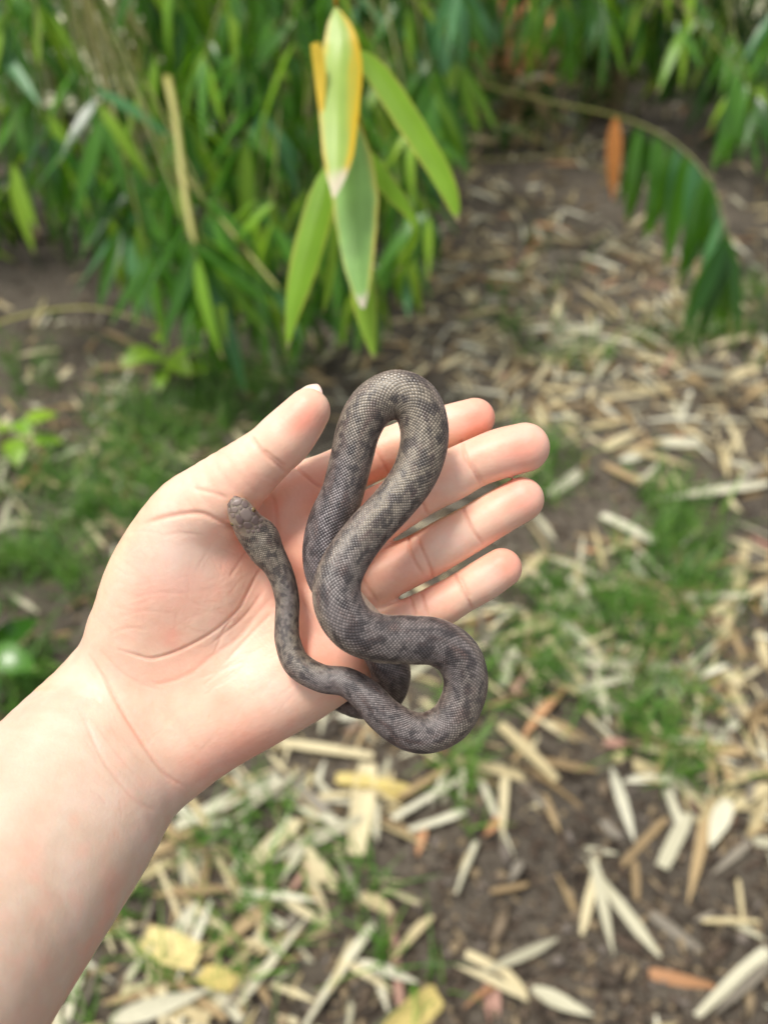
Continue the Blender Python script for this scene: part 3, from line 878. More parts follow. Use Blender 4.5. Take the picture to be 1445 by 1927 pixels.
dense = catmull(SP, 60)
ctr = np.array([C(a[0], a[1], a[3]) for a in dense])
rad = np.array([CR(a[2], a[3]) for a in dense])
s_arc = np.concatenate([[0], np.cumsum(np.linalg.norm(np.diff(ctr, axis=0), axis=1))])
NSC = 36                                        # scale rows round the body
SUB = 6
# v advances one unit per scale length
vv = np.concatenate([[0], np.cumsum(np.diff(s_arc) / (0.95 * 2 * math.pi * np.maximum(0.5 * (rad[1:] + rad[:-1]), 2.6) / NSC))])
nrow = int(vv[-1] * SUB)
vrow = np.arange(nrow + 1) / SUB
sR = np.interp(vrow, vv, s_arc)
def interp_rows(A): return np.stack([np.interp(sR, s_arc, A[:, k]) for k in range(A.shape[1])], 1)
cR = interp_rows(ctr); rR = np.interp(sR, s_arc, rad); roll = np.radians(np.interp(sR, s_arc, dense[:, 4]))
for _ in range(6):
    roll[1:-1] = 0.25 * roll[:-2] + 0.5 * roll[1:-1] + 0.25 * roll[2:]
# round snout and tail tip
rR *= np.sqrt(np.clip(sR / 1.6, 0.0004, 1)) 
T = np.gradient(cR, axis=0)
kk = np.ones(13) / 13
T = np.stack([np.convolve(np.pad(T[:, k], 6, mode='edge'), kk, mode='valid') for k in range(3)], 1)
T /= np.linalg.norm(T, axis=1)[:, None]
U = np.array([0.0, 0, 1]) - T * T[:, 2:3]
U /= np.linalg.norm(U, axis=1)[:, None]
S = np.cross(T, U)
Dd = np.cos(roll)[:, None] * U + np.sin(roll)[:, None] * S          # dorsal
Sd = np.cross(T, Dd)
NA = NSC * SUB
th = np.arange(NA) / NA * 2 * math.pi            # 0 = back, pi = belly
uu = np.arange(NA) / SUB
Uu, Vv = np.meshgrid(uu, vrow)
a_ = Uu + Vv; b_ = Uu - Vv
ia, ib = np.floor(a_), np.floor(b_)
fa, fb = 2 * (a_ - ia) - 1, 2 * (b_ - ib) - 1
edge_ = np.maximum(np.abs(fa), np.abs(fb))
dome = 1 - edge_ ** 3
post = (fa - fb) * 0.25                          # + towards the tail
hgt = dome * (0.75 + 0.5 * post)
thm = np.abs(((th + math.pi) % (2 * math.pi)) - math.pi)[None, :] * np.ones((nrow + 1, 1))
belly = 1 / (1 + np.exp(-(thm - R(116)) / R(4)))
fv = (Vv * 0.5) % 1.0
scute = np.minimum(fv / 0.12, 1) * (1.0 - 0.35 * fv)
headfade = np.clip((sR - 10.5) / 3.0, 0, 1)[:, None]
# lozenge shaped scales, rear edge proud
scale_w = (2 * math.pi * np.maximum(rR, 1.5) / NSC)[:, None]
disp = (hgt * (1 - belly) * 0.36 * headfade + scute * belly * 0.12) * scale_w
# cross section: slightly flat belly, flatter head
flat = 0.90 - 0.16 * np.clip(1 - (sR - 9) / 8, 0, 1)
ct, st_ = np.cos(th)[None, :], np.sin(th)[None, :]
vert = np.where(ct > 0, ct * flat[:, None], ct * flat[:, None] * 0.92)
# jaw corners: squarer head in section
sq = np.clip(1 - (sR - 10) / 7, 0, 1)[:, None] * 0.10
lat = st_ * (1 + sq * (1 - st_ ** 2))
RR = rR[:, None] + disp
SV = cR[:, None, :] + RR[..., None] * (vert[..., None] * Dd[:, None, :] + lat[..., None] * Sd[:, None, :])
# per-scale colour
ids = (ia.astype(int), ib.astype(int))
ca_, cb_ = ids[0] + 0.5, ids[1] + 0.5
cu, cv = (ca_ + cb_) / 2, (ca_ - cb_) / 2        # centre of the scale in body coordinates
key = (np.round(cv * 2).astype(int) * 1000 + np.round((cu % NSC) * 2).astype(int))
uk, first, inv = np.unique(key.ravel(), return_index=True, return_inverse=True)
inv = inv.reshape(key.shape)
cuk, cvk = (cu.ravel()[first] % NSC), cv.ravel()[first]
thk = cuk / NSC * 2 * math.pi
thk = np.where(thk > math.pi, thk - 2 * math.pi, thk)
def bn(f1, f2, off, o=2):
    return np.array([noise.fractal(Vector((math.cos(t) * f1 + off, math.sin(t) * f1, v * f2)), 1.0, 2.0, o) for t, v in zip(thk, cvk)])
blo = bn(2.1, 0.22, 3.1) + 0.6 * bn(4.0, 0.45, 9.7, 2)
fine = bn(3.0, 0.16, 21.0)
tone = bn(0.5, 0.02, 40.0)
rnd = rng.random(len(uk))
olive = np.array(lin(146, 136, 120)); grey = np.array(lin(124, 116, 114)); dark = np.array(lin(50, 42, 44)); brown = np.array(lin(104, 84, 78)); violet = np.array(lin(100, 91, 99))
sc = np.tile(olive, (len(uk), 1))
def mx(w, c):
    global sc
    w = np.clip(w, 0, 1)[:, None]; sc = sc * (1 - w) + np.asarray(c) * w
mx(0.5 + tone * 1.5, grey)
latw = np.clip((np.abs(thk) - R(35)) / R(50), 0, 1)
mx(latw * 0.45, brown)
svk = np.interp(cvk, vrow, sR); stot = sR[-1]
backcoil = np.clip((svk - 0.60 * stot) / (0.12 * stot), 0, 1)
mx(backcoil * 0.65, violet)
bl = np.clip((blo - 0.04 + (rnd - .5) * .3) / 0.28, 0, 1)
mx(bl * 0.76, dark)
mx(np.clip(fine - .05, 0, 1) * 1.0, brown)
lows = np.clip((np.abs(thk) - R(82)) / R(30), 0, 1)
mx(lows * 0.75 * (1 - 0.6 * bl), lin(190, 178, 160))
sc *= (0.72 + 0.62 * rnd)[:, None]
sc *= np.array([0.80, 0.775, 0.765])
vc = sc[inv]
groove = np.clip((edge_ - 0.72) / 0.28, 0, 1)
# pale margin towards the tail end of every scale, dark skin in the grooves
vc = vc * (1 + 0.5 * np.clip(post + 0.1, 0, 1) * dome)[..., None]
vc = vc * (1 + headfade * (0.22 + 1.12 * (1 - edge_ ** 2.4) - 1))[..., None]
cream = np.array(lin(226, 212, 190))
vc = vc * (1 - belly[..., None]) + cream * (0.85 + 0.15 * scute)[..., None] * belly[..., None]
hw_ = (1 - headfade)[..., None]
headcol = np.array(lin(146, 131, 114)) * (1 - 0.5 * bl[inv])[..., None]
vc = vc * (1 - hw_) + (headcol * (1 - belly[..., None]) + np.array(lin(205, 190, 165)) * belly[..., None]) * hw_

n0 = (nrow + 1) * NA
I = np.arange(nrow)[:, None] * NA; J = np.arange(NA)[None, :]; K = (J + 1) % NA
SF = np.stack([I + J, I + NA + J, I + NA + K, I + K], -1).reshape(-1, 4)

m_snake, kn, kl, kb = new_mat('snake_skin')
kv = kn.new('ShaderNodeVertexColor'); kv.layer_name = 'Col'
kl.new(kv.outputs[0], kb.inputs['Base Color'])
kb.inputs['Roughness'].default_value = 0.36
kb.inputs['Specular IOR Level'].default_value = 0.7
kb.inputs['Sheen Weight'].default_value = 0.06
kc = kn.new('ShaderNodeTexCoord'); kno = kn.new('ShaderNodeTexNoise'); kno.inputs['Scale'].default_value = 1500; kno.inputs['Detail'].default_value = 3
kl.new(kc.outputs['Object'], kno.inputs['Vector'])
kbp = kn.new('ShaderNodeBump'); kbp.inputs['Strength'].default_value = 0.2; kbp.inputs['Distance'].default_value = 0.0003
kl.new(kno.outputs[0], kbp.inputs['Height']); kl.new(kbp.outputs[0], kb.inputs['Normal'])
kr = kn.new('ShaderNodeMapRange'); kr.inputs['To Min'].default_value = 0.22; kr.inputs['To Max'].default_value = 0.44
kl.new(kno.outputs[0], kr.inputs['Value']); kl.new(kr.outputs[0], kb.inputs['Roughness'])

snake = link('snake', None)
snake.location = px_depth(640, 1120, 0.256)
tag(snake, 'small grey brown mottled python coiled loosely in the open palm', 'snake')
SVf = SV.reshape(-1, 3)
cam_obj('body', SVf, SF, m_snake, vc.reshape(-1, 3), parent=snake)

# head shields, each a low dome laid on the head
m_shield, qn, ql, qb = new_mat('head_shield')
oi = qn.new('ShaderNodeObjectInfo'); qr = qn.new('ShaderNodeValToRGB')
qr.color_ramp.elements[0].color = (*lin(118, 101, 97), 1); qr.color_ramp.elements[1].color = (*lin(140, 124, 116), 1)
ql.new(oi.outputs['Random'], qr.inputs[0])
qt = qn.new('ShaderNodeTexCoord'); qo = qn.new('ShaderNodeTexNoise'); qo.inputs['Scale'].default_value = 900
ql.new(qt.outputs['Object'], qo.inputs['Vector'])
qm = qn.new('ShaderNodeMix'); qm.data_type = 'RGBA'; qm.blend_type = 'MULTIPLY'; qm.inputs[0].default_value = 0.5
ql.new(qr.outputs[0], qm.inputs[6]); ql.new(qo.outputs[0], qm.inputs[7])
ql.new(qr.outputs[0], qb.inputs['Base Color'])
qb.inputs['Roughness'].default_value = 0.38
nh = int(np.searchsorted(sR, 26.0))
Hmask = nh * NA
bvh = BVHTree.FromPolygons([Vector(p) for p in SVf[:Hmask + NA]], [tuple(f) for f in SF[:Hmask]])
def hit(px, py):
    d = Vector(((px - 722.5) / FPX, -(py - 963.5) / FPX, -1)).normalized()
    loc, nrm, _, _ = bvh.ray_cast(Vector((0, 0, 0)), d)
    if loc is None: return None, None
    if nrm.z < 0: nrm = -nrm
    return np.array(loc), np.array(nrm)
Z = 240 / 1445
SHIELDS = [
 [(165, 300), (178, 250), (212, 215), (232, 238), (200, 300), (182, 335)], [(238, 262), (262, 225), (300, 212), (340, 240), (325, 292), (278, 312), (212, 302)],
 [(240, 200), (275, 185), (315, 200), (300, 210), (258, 222)], [(348, 252), (395, 268), (412, 318), (372, 342), (336, 318), (330, 290)],
 [(212, 335), (262, 325), (300, 345), (275, 392), (222, 388)], [(300, 318), (328, 316), (346, 342), (312, 362)],
 [(312, 388), (352, 342), (408, 346), (446, 396), (456, 446), (420, 486), (372, 488), (328, 440)],
 [(402, 330), (448, 320), (508, 376), (500, 408), (458, 424), (440, 382)], [(262, 424), (300, 408), (352, 468), (342, 518), (302, 522), (268, 472)],
 [(462, 440), (500, 416), (530, 448), (522, 518), (482, 530), (432, 494)], [(346, 520), (368, 494), (422, 500), (460, 540), (428, 574), (372, 570)],
 [(200, 402), (250, 396), (258, 438), (224, 456)], [(465, 545), (500, 536), (512, 566), (478, 580)], [(520, 470), (560, 440), (580, 470), (545, 505)],
 [(290, 535), (330, 525), (345, 562), (305, 572)], [(520, 535), (552, 512), (575, 545), (540, 575)], [(440, 590), (470, 584), (486, 612), (452, 625)],
 [(170, 345), (205, 340), (212, 385), (190, 395)], [(380, 585), (425, 580), (436, 612), (392, 622)], [(500, 580), (530, 570), (545, 600), (512, 615)]]
for poly in SHIELDS:
    P = np.array([(400 + x * Z, 900 + y * Z) for x, y in poly])
    # clockwise in pixels is clockwise to the camera: make it counter-clockwise
    ar = np.sum(P[:, 0] * np.roll(P[:, 1], -1) - np.roll(P[:, 0], -1) * P[:, 1])
    if ar > 0: P = P[::-1]
    Pd = []
    for i in range(len(P)):                      # rounded corners
        a, b, c = P[i - 1], P[i], P[(i + 1) % len(P)]
        Pd += [b + (a - b) * 0.22, b + (a - b) * 0.05 + (c - b) * 0.05, b + (c - b) * 0.22]
    Pd = np.array(Pd); cen = Pd.mean(0)
    rings = [(1.04, -0.05), (1.0, 0.07), (0.88, 0.12), (0.45, 0.14)]
    V, F = [], []
    n = len(Pd); ok = True
    for sc_, hh in rings:
        for q in cen + (Pd - cen) * sc_:
            l, nr = hit(*q)
            for _ in range(12):                  # pull corners that miss back onto the head
                if l is not None and nr[2] > 0.25: break
                q = q + (np.array([459.0, 974.0]) - q) * 0.06
                l, nr = hit(*q)
            if l is None: ok = False; break
            V.append(l + nr * hh)
        if not ok: break
    if not ok: continue
    V.append(np.mean(V[-n:], axis=0) + np.array([0, 0, 0.02]))
    for k in range(len(rings) - 1):
        for j in range(n):
            F.append((k * n + j, k * n + (j + 1) % n, (k + 1) * n + (j + 1) % n, (k + 1) * n + j))
    k = len(rings) - 1
    for j in range(n): F.append((k * n + j, k * n + (j + 1) % n, len(V) - 1, len(V) - 1))
    W = cam2world(np.array(V) * 0.001); o0 = W.mean(0)
    me = faces_mesh('head_shield', W - o0, F, m_shield)
    o = link('head_shield', me, snake); o.location = o0 - np.array(snake.location)

# eyes
m_eye, en, el, eb = new_mat('eye_iris')
eb.inputs['Base Color'].default_value = (*lin(206, 176, 110), 1); eb.inputs['Roughness'].default_value = 0.12
en_t = en.new('ShaderNodeTexCoord'); en_n = en.new('ShaderNodeTexNoise'); en_n.inputs['Scale'].default_value = 2500
en_r = en.new('ShaderNodeValToRGB'); en_r.color_ramp.elements[0].color = (*lin(58, 46, 30), 1); en_r.color_ramp.elements[1].color = (*lin(146, 124, 80), 1)
el.new(en_t.outputs['Object'], en_n.inputs['Vector']); el.new(en_n.outputs[0], en_r.inputs[0]); el.new(en_r.outputs[0], eb.inputs['Base Color'])
m_pup, _, _, pb = new_mat('eye_pupil')
pb.inputs['Base Color'].default_value = (0.006, 0.005, 0.005, 1); pb.inputs['Roughness'].default_value = 0.1
hx = np.array([C(441, 934, 0) - C(489, 1012, 0)])[0]; hx /= np.linalg.norm(hx)
for (ex, ey, sgn) in ((439.5, 983, 1), (482.5, 957, -1)):
    i = int(np.argmin(np.abs(sR - np.interp(np.linalg.norm(np.array([ex, ey]) - np.array([441, 934])) * 0.17, [0, 100], [0, 100]))))
    i = int(np.argmin(np.linalg.norm(cR[:, :2] - C(ex, ey, 100)[:2], axis=1) + (sR > 30) * 1e3))
    sd = Sd[i] * np.sign((C(ex, ey, 100) - cR[i])[:2] @ Sd[i][:2])
    c = cR[i] + sd * (rR[i] * (0.80 if sgn > 0 else 0.87)) + Dd[i] * rR[i] * 0.25
    er = 0.95
    bm = bmesh.new(); bmesh.ops.create_uvsphere(bm, u_segments=24, v_segments=16, radius=er * 0.001)
    for f in bm.faces: f.smooth = True
    me = bpy.data.meshes.new('eye'); bm.to_mesh(me); bm.free(); me.materials.append(m_eye)
    e = link('eye', me, snake); e.location = Vector(cam2world(c * 0.001)) - snake.location
    e['label'] = 'amber eye with slit pupil'
    # pupil: a thin upright lens on the outward face
    look = sd * 0.75 + Dd[i] * 0.66; look /= np.linalg.norm(look)
    upv = Dd[i] - look * (Dd[i] @ look); upv /= np.linalg.norm(upv); rt = np.cross(upv, look)
    pv = []
    for k in range(16):
        t = k / 16 * 2 * math.pi
        w, h_ = 0.20 * math.cos(t), 0.78 * math.sin(t)
        d_ = look * math.sqrt(max(0, 1 - (w * w + h_ * h_))) + rt * w + upv * h_
        pv.append(d_ * er * 1.025)
    pv.append(look * er * 1.04)
    W = (np.array(pv) * 0.001) @ CMn[:3, :3].T
    me = faces_mesh('pupil', W, [(k, (k + 1) % 16, 16) for k in range(16)], m_pup)
    link('pupil', me, e)

# ================================================================== FOREGROUND SPRAY OF YELLOW-EDGED LEAVES
m_sp = leaf_material('spray_leaf', lin(168, 198, 92), lin(180, 206, 112), 0.38, 0.35, lin(170, 205, 70), 0.06, edge=(lin(230, 190, 40), 0.47, 0.68, 0.43), tip=(lin(232, 218, 190), 1.03, 1.10))
m_sp2 = leaf_material('spray_leaf_green', lin(136, 188, 98), lin(150, 196, 110), 0.4, 0.35, lin(170, 205, 70), 0.14, edge=(lin(222, 206, 100), 0.58, 0.78, 0.46), tip=(lin(226, 214, 196), 1.06, 1.12))
m_sp3 = leaf_material('spray_leaf_bright', lin(128, 176, 34), lin(150, 190, 60), 0.4, 0.45, lin(170, 215, 40), 0.06, edge=(lin(196, 190, 80), 0.62, 0.76, 0.5), tip=(lin(160, 138, 112), 1.08, 1.14))
m_strip = leaf_material('torn_margin', lin(226, 192, 50), lin(232, 200, 70), 0.45, 0.4)
m_tw, _, _, twb = new_mat('orange_twig'); twb.inputs['Base Color'].default_value = (*lin(206, 150, 40), 1); twb.inputs['Roughness'].default_value = .5
spray = link('bamboo_branch', None)
spray.location = px_depth(632, 12, 0.58)
tag(spray, 'bamboo twig with long yellow-edged green leaves hanging above the hand', 'branch')
def spray_part(name, V, F, mat):
    o = link(name, faces_mesh(name, V, F, mat), spray); return o
top = px_depth(632, 12, 0.58)
tw = [top, top + Vector((0.0, 0.005, 0.05)), top + Vector((-0.01, 0.08, 0.16)), top + Vector((-0.05, 0.5, 0.45)), top + Vector((-0.1, 1.1, 0.62)), top + Vector((-0.12, 1.8, 0.5)), Vector((-0.18, 2.44, 1.25))]
V, F = tube(catmull([p - top for p in tw], 6), np.linspace(0.0016, 0.004, 6 * 6 + 1), 8)
spray_part('twig', V, F, m_tw)
mm_px = lambda w, D: w / FPX * D
# blade: midline (px, py, depth), half widths px along it, normal tilt
def blade(mid, widths, mat, fold=0.18, tilt=0.0, n=22, label=None, cols=5, ragged=0.0):
    M = catmull([list(px_depth(*q)) + [0] for q in mid], max(3, n // (len(mid) - 1)))[:, :3]
    k = len(M)
    wt = np.interp(np.linspace(0, 1, k), np.linspace(0, 1, len(widths)), widths) * mid[0][2] / FPX
    T = np.gradient(M, axis=0); T /= np.linalg.norm(T, axis=1)[:, None]
    view = M - np.array([0, 0, CAM_H]); view /= np.linalg.norm(view, axis=1)[:, None]
    S = np.cross(T, view); S /= np.linalg.norm(S, axis=1)[:, None]
    N = np.cross(S, T)
    V, F, tt = [], [], []
    nc = 2 * cols + 1
    for i in range(k):
        a = tilt if np.isscalar(tilt) else np.interp(i / (k - 1), np.linspace(0, 1, len(tilt)), tilt)
        s_ = S[i] * math.cos(a) + N[i] * math.sin(a); n_ = N[i] * math.cos(a) - S[i] * math.sin(a)
        for j in range(nc):
            u = j / cols - 1
            w = wt[i] * (1 + ragged * (noise.noise(Vector((i * 0.7, u * 2, 3))) if abs(u) > .9 else 0))
            V.append(M[i] + s_ * u * w + n_ * (abs(u) ** 1.4 * w * fold) - n_ * 0.0004 * (1 if abs(u) < 0.01 else 0)); tt.append((u, i / (k - 1)))
    for i in range(k - 1):
        for j in range(nc - 1):
            q = i * nc + j; F.append((q, q + 1, q + nc + 1, q + nc))
    V, F, tt = np.array(V), np.array(F), np.array(tt)
    me = np_mesh('leaf', V - np.array(top), F, mat); put_uv(me, F, tt)
    o = link('leaf', me, spray)
    if label: o['label'] = label
    return o
blade([(633, 14, .578), (639, 60, .574), (642, 110, .570), (638, 200, .562), (636, 290, .556), (629, 372, .552)], [3, 19, 28, 34, 39, 41, 38, 33, 28, 18, 2], m_sp, .12, label='broad green leaf with yellow margins and withered tip', ragged=.08, tilt=[.1, -.1, .15, 0, -.2])
blade([(655, 205, .60), (665, 290, .595), (668, 360, .59), (671, 430, .588), (675, 505, .586), (683, 580, .585)], [3, 22, 34, 41, 44, 41, 37, 32, 26, 17, 3], m_sp2, .15, ragged=.08, tilt=[-.1, .15, -.1, .1])
blade([(660, 90, .60), (710, 135, .60), (770, 225, .60), (825, 315, .60), (850, 370, .60), (862, 418, .60)], [4, 18, 24, 27, 27, 25, 23, 21, 17, 11, 2], m_sp3, .2, 0.5, ragged=.06)
blade([(625, 300, .63), (600, 390, .63), (570, 500, .63), (550, 590, .63), (541, 658, .63)], [4, 20, 27, 29, 29, 27, 23, 17, 11, 6, 1], m_sp3, .2, -0.3)
blade([(690, 280, .64), (725, 340, .64), (765, 390, .64), (785, 430, .64), (772, 470, .645), (748, 512, .65)], [4, 18, 20, 20, 15, 14, 13, 10, 6, 2], m_sp3, .2, [0.4, 0.6, 1.0, 0.9, .5])
blade([(672, 440, .62), (682, 540, .62), (692, 610, .62), (704, 676, .62)], [4, 16, 21, 23, 22, 18, 13, 8, 2], m_sp3, .2)
blade([(640, 360, .66), (632, 450, .66), (622, 530, .66), (608, 590, .66)], [2, 9, 12, 12, 10, 7, 2], m_sp3, .25, 0.8)
blade([(606, 235, .561), (603, 170, .560), (600, 125, .558), (592, 80, .555)], [1, 6, 9, 11, 12, 12, 9], m_strip, .3, 0.3, label='torn yellow strip standing off the leaf margin')
for a, b in (((640, 215, .60), (634, 60, .585)), ((660, 90, .60), (634, 20, .582)), ((625, 300, .63), (634, 40, .59)), ((690, 280, .64), (636, 40, .59)), ((672, 440, .62), (660, 250, .61)), ((640, 360, .66), (640, 60, .6))):
    A, B = px_depth(*a), px_depth(*b)
    V, F = tube(np.array([B - top, (A + B) / 2 - top + Vector((0, .004, 0)), A - top]), [.0009, .0008, .0007], 6)
    spray_part('leaf_stalk', V, F, m_tw)

# ================================================================== LITTER
KIND = {
 'straw': ((190, 174, 132), (216, 203, 164), 'straw yellow dry bamboo leaf lying on the soil', 'straw yellow fallen leaves'),
 'pale': ((192, 187, 160), (216, 212, 188), 'pale greyish cream dry bamboo leaf lying on the soil', 'pale cream fallen leaves'),
 'tan': ((144, 122, 88), (176, 152, 112), 'tan brown dry bamboo leaf lying on the soil', 'tan brown fallen leaves'),
 'grey': ((128, 120, 106), (156, 148, 132), 'weathered grey bamboo leaf lying on the soil', 'weathered grey fallen leaves'),
 'orange': ((176, 130, 92), (198, 152, 112), 'orange brown dead leaf lying on the soil', 'orange brown fallen leaves'),
 'pink': ((166, 126, 110), (186, 148, 130), 'pinkish brown dead leaf lying on the soil', 'pinkish brown fallen leaves'),
 'yellow': ((204, 184, 112), (220, 202, 140), 'broad yellow bamboo sheath lying on the litter', 'broad yellow sheaths'),
}
DM = {}
for k, (lo, hi, lab, grp) in KIND.items():
    mat = leaf_material('dry_' + k, lin(*lo), lin(*hi), 0.6, 0.12, None, 0.14, spec=0.35)
    ms = []
    for v in range(7):
        strip = v in (1, 4, 6)
        V, F, tt = leaf_geo(1.0, 0.22, random.uniform(-.25, .35), random.uniform(-.1, .5), random.uniform(-.7, .7), nseg=9, blunt=random.uniform(.5, .9) if strip else 0.0, wob=0.12, seed=v * 7 + 1, base_w=0.7 if strip else 0.35)
        V[:, 0] /= 0.22; V[:, 2] -= 0.0
        me = np_mesh('fallen_leaf', V * np.array([0.22, 1, 1]), F, mat); put_uv(me, F, tt)
        ms.append(me)
    DM[k] = ms
n_top = 0
def fall(kind, a, b, width_m, lift=0.004, variant=None, tilt=None):
    """one fallen leaf from ground point a to b"""
    global n_top
    d = (b - a); L = d.length
    z = gz(a.x, a.y)
    me = DM[kind][variant if variant is not None else random.randrange(7)]
    o = bpy.data.objects.new('fallen_leaf', me); COL.objects.link(o)
    yaw = math.atan2(-d.x, d.y)
    o.location = (a.x, a.y, z + lift)
    o.rotation_euler = (random.uniform(-.04, .12) if tilt is None else tilt, random.uniform(-.45, .45), yaw)
    o.scale = (width_m / 0.22, L, min(L, width_m * 5))
    tag(o, KIND[kind][2], 'leaf', KIND[kind][3])
    n_top += 1
    return o
def zl(off, sc, rows):
    ox, oy = off
    for k, x0, y0, x1, y1, w in rows:
        A, B = (ox + x0 * sc, oy + y0 * sc), (ox + x1 * sc, oy + y1 * sc)
        a, b = px_ground(*A), px_ground(*B)
        D = (Vector((0, 0, CAM_H)) - (a + b) / 2).length
        fall(k, a, b, w * sc / FPX * D * 0.76, random.uniform(0.006, 0.016), random.choice((1, 4, 6)) if k in ('yellow', 'straw') else None)
zl((700, 1280), .5156, [('straw', 460, 180, 670, 375, 60), ('pale', 870, 330, 965, 600, 55), ('straw', 880, 285, 1225, 415, 55), ('straw', 1280, 0, 1420, 290, 70), ('tan', 1160, 255, 1350, 265, 55), ('pale', 1070, 400, 1110, 540, 45),
 ('pale', 1145, 500, 1045, 700, 60), ('tan', 1070, 510, 890, 690, 35), ('tan', 1230, 430, 1150, 860, 50), ('pale', 1290, 450, 1210, 640, 75), ('straw', 1440, 400, 1300, 490, 60), ('straw', 1430, 430, 1370, 580, 50), ('grey', 1370, 600, 1230, 720, 35),
 ('tan', 630, 430, 675, 580, 35), ('pale', 340, 485, 135, 565, 45), ('orange', 190, 540, 160, 650, 50), ('pale', 380, 600, 310, 790, 35), ('straw', 220, 870, 70, 1030, 35), ('pale', 0, 1040, 175, 1115, 40), ('straw', 340, 1000, 480, 1060, 40),
 ('straw', 480, 1060, 570, 1170, 45), ('pale', 580, 1130, 800, 1255, 60), ('yellow', 240, 1150, 40, 1300, 120), ('pink', 430, 1090, 440, 1290, 75), ('orange', 1005, 1075, 1245, 1130, 50), ('pale', 1430, 1000, 1180, 1240, 58), ('grey', 1440, 1040, 1200, 1250, 40), ('straw', 1190, 895, 1400, 900, 26),
 ('straw', 1320, 740, 1340, 900, 20), ('grey', 1010, 860, 1190, 1000, 45), ('tan', 950, 670, 960, 810, 35), ('tan', 430, 780, 570, 765, 30), ('grey', 830, 520, 920, 600, 40), ('grey', 540, 670, 500, 740, 45), ('grey', 1180, 160, 1330, 210, 35),
 ('pink', 840, 240, 940, 240, 45), ('straw', 300, 310, 550, 370, 45), ('tan', 280, 330, 90, 460, 35), ('yellow', 10, 400, 110, 450, 60), ('pale', 0, 440, 20, 600, 50), ('pale', 330, 300, 330, 450, 30), ('straw', 0, 800, 70, 860, 45), ('orange', 480, 500, 400, 580, 45)])
zl((80, 1400), .4983, [('pale', 510, 330, 900, 140, 60), ('grey', 920, 140, 1100, 290, 55), ('straw', 1230, 90, 1180, 430, 110), ('yellow', 1110, 150, 1400, 190, 70), ('straw', 1020, 220, 1180, 200, 30), ('straw', 970, 310, 770, 490, 80), ('pale', 1010, 350, 900, 560, 45),
 ('straw', 980, 440, 1110, 560, 60), ('straw', 400, 400, 740, 420, 60), ('tan', 440, 290, 520, 400, 45), ('straw', 300, 560, 500, 440, 50), ('pale', 590, 610, 440, 860, 70), ('yellow', 380, 740, 600, 830, 130), ('tan', 890, 580, 600, 840, 55), ('yellow', 600, 870, 730, 930, 100),
 ('tan', 230, 980, 600, 880, 40), ('pale', 260, 1050, 660, 930, 75), ('tan', 760, 760, 750, 1040, 40), ('pale', 1250, 690, 1000, 1070, 60), ('straw', 1440, 680, 1310, 820, 45), ('pale', 1190, 825, 1420, 910, 45), ('straw', 1210, 575, 1330, 650, 50), ('tan', 810, 900, 870, 1010, 30),
 ('tan', 1000, 550, 1060, 640, 25), ('grey', 960, 650, 910, 720, 50), ('pale', 150, 840, 110, 1050, 60), ('straw', 500, 990, 630, 1050, 45), ('straw', 900, 20, 1250, 60, 50), ('pale', 600, 160, 760, 90, 45)])
zl((900, 650), .3772, [('pale', 880, 510, 1090, 510, 75), ('pale', 600, 880, 860, 1030, 80), ('tan', 480, 970, 830, 1060, 25), ('straw', 1390, 130, 1090, 230, 70), ('straw', 620, 540, 780, 450, 60), ('pale', 700, 590, 860, 560, 50), ('pale', 350, 770, 490, 670, 70), ('tan', 610, 610, 830, 740, 60),
 ('pale', 1445, 700, 830, 820, 70), ('tan', 1070, 940, 1440, 1180, 45), ('tan', 930, 1190, 1270, 1550, 45), ('straw', 1330, 990, 1210, 1470, 70), ('straw', 1430, 1220, 1150, 1360, 60), ('straw', 320, 1060, 190, 1190, 60), ('pale', 450, 1170, 600, 1360, 90), ('straw', 560, 1230, 780, 1210, 50),
 ('straw', 290, 1360, 80, 1520, 60), ('straw', 480, 1400, 260, 1550, 70), ('pale', 180, 1520, 110, 1723, 60), ('straw', 200, 1590, 310, 1723, 60), ('straw', 360, 1500, 540, 1700, 50), ('pale', 480, 1580, 980, 1610, 80), ('pale', 990, 1640, 1190, 1500, 50), ('straw', 1390, 1440, 1440, 1640, 60),
 ('straw', 1210, 1650, 1290, 1720, 70), ('straw', 780, 100, 1060, 130, 90), ('grey', 1290, 690, 1440, 610, 50)])

def litter_density(px, py):
    g = lambda x, y, sx, sy: math.exp(-((px - x) / sx) ** 2 - ((py - y) / sy) ** 2)
    d = 0.13 + 1.5 * g(1150, 600, 330, 150) + 0.7 * g(950, 480, 150, 90) + 0.9 * g(1300, 760, 250, 110) + 0.8 * g(1150, 1180, 280, 120) + 0.55 * g(450, 1600, 230, 180) + 0.35 * g(250, 1850, 260, 110) + 0.7 * g(1350, 1450, 120, 130) + 0.55 * g(200, 850, 300, 160) + .4 * g(700, 700, 200, 60) + .5 * g(850, 1420, 200, 60)
    d += 0.8 * g(1020, 280, 220, 70)
    d -= 0.2 * g(980, 400, 90, 30) + 0.3 * g(1000, 1680, 330, 190) + 0.3 * g(1250, 850, 120, 80) + .3 * g(1060, 960, 130, 60) + .15 * g(150, 520, 330, 60)
    return max(0.03, min(1, d))
KW = ['straw'] * 18 + ['pale'] * 13 + ['tan'] * 13 + ['grey'] * 5 + ['orange'] + ['pink']
cands = []
t_ = 0
while len(cands) < 3600 and t_ < 60000:
    t_ += 1
    px, py = random.uniform(-250, 1700), random.uniform(120, 2150)
    if random.random() > litter_density(px, py): continue
    # even out perspective: far ground holds more leaves per pixel
    D = CAM_H / (math.sin(PITCH) + (py - 963.5) / FPX * math.cos(PITCH))
    if random.random() > (D / 4.0) ** 1.3: continue
    cands.append((px, py, D))
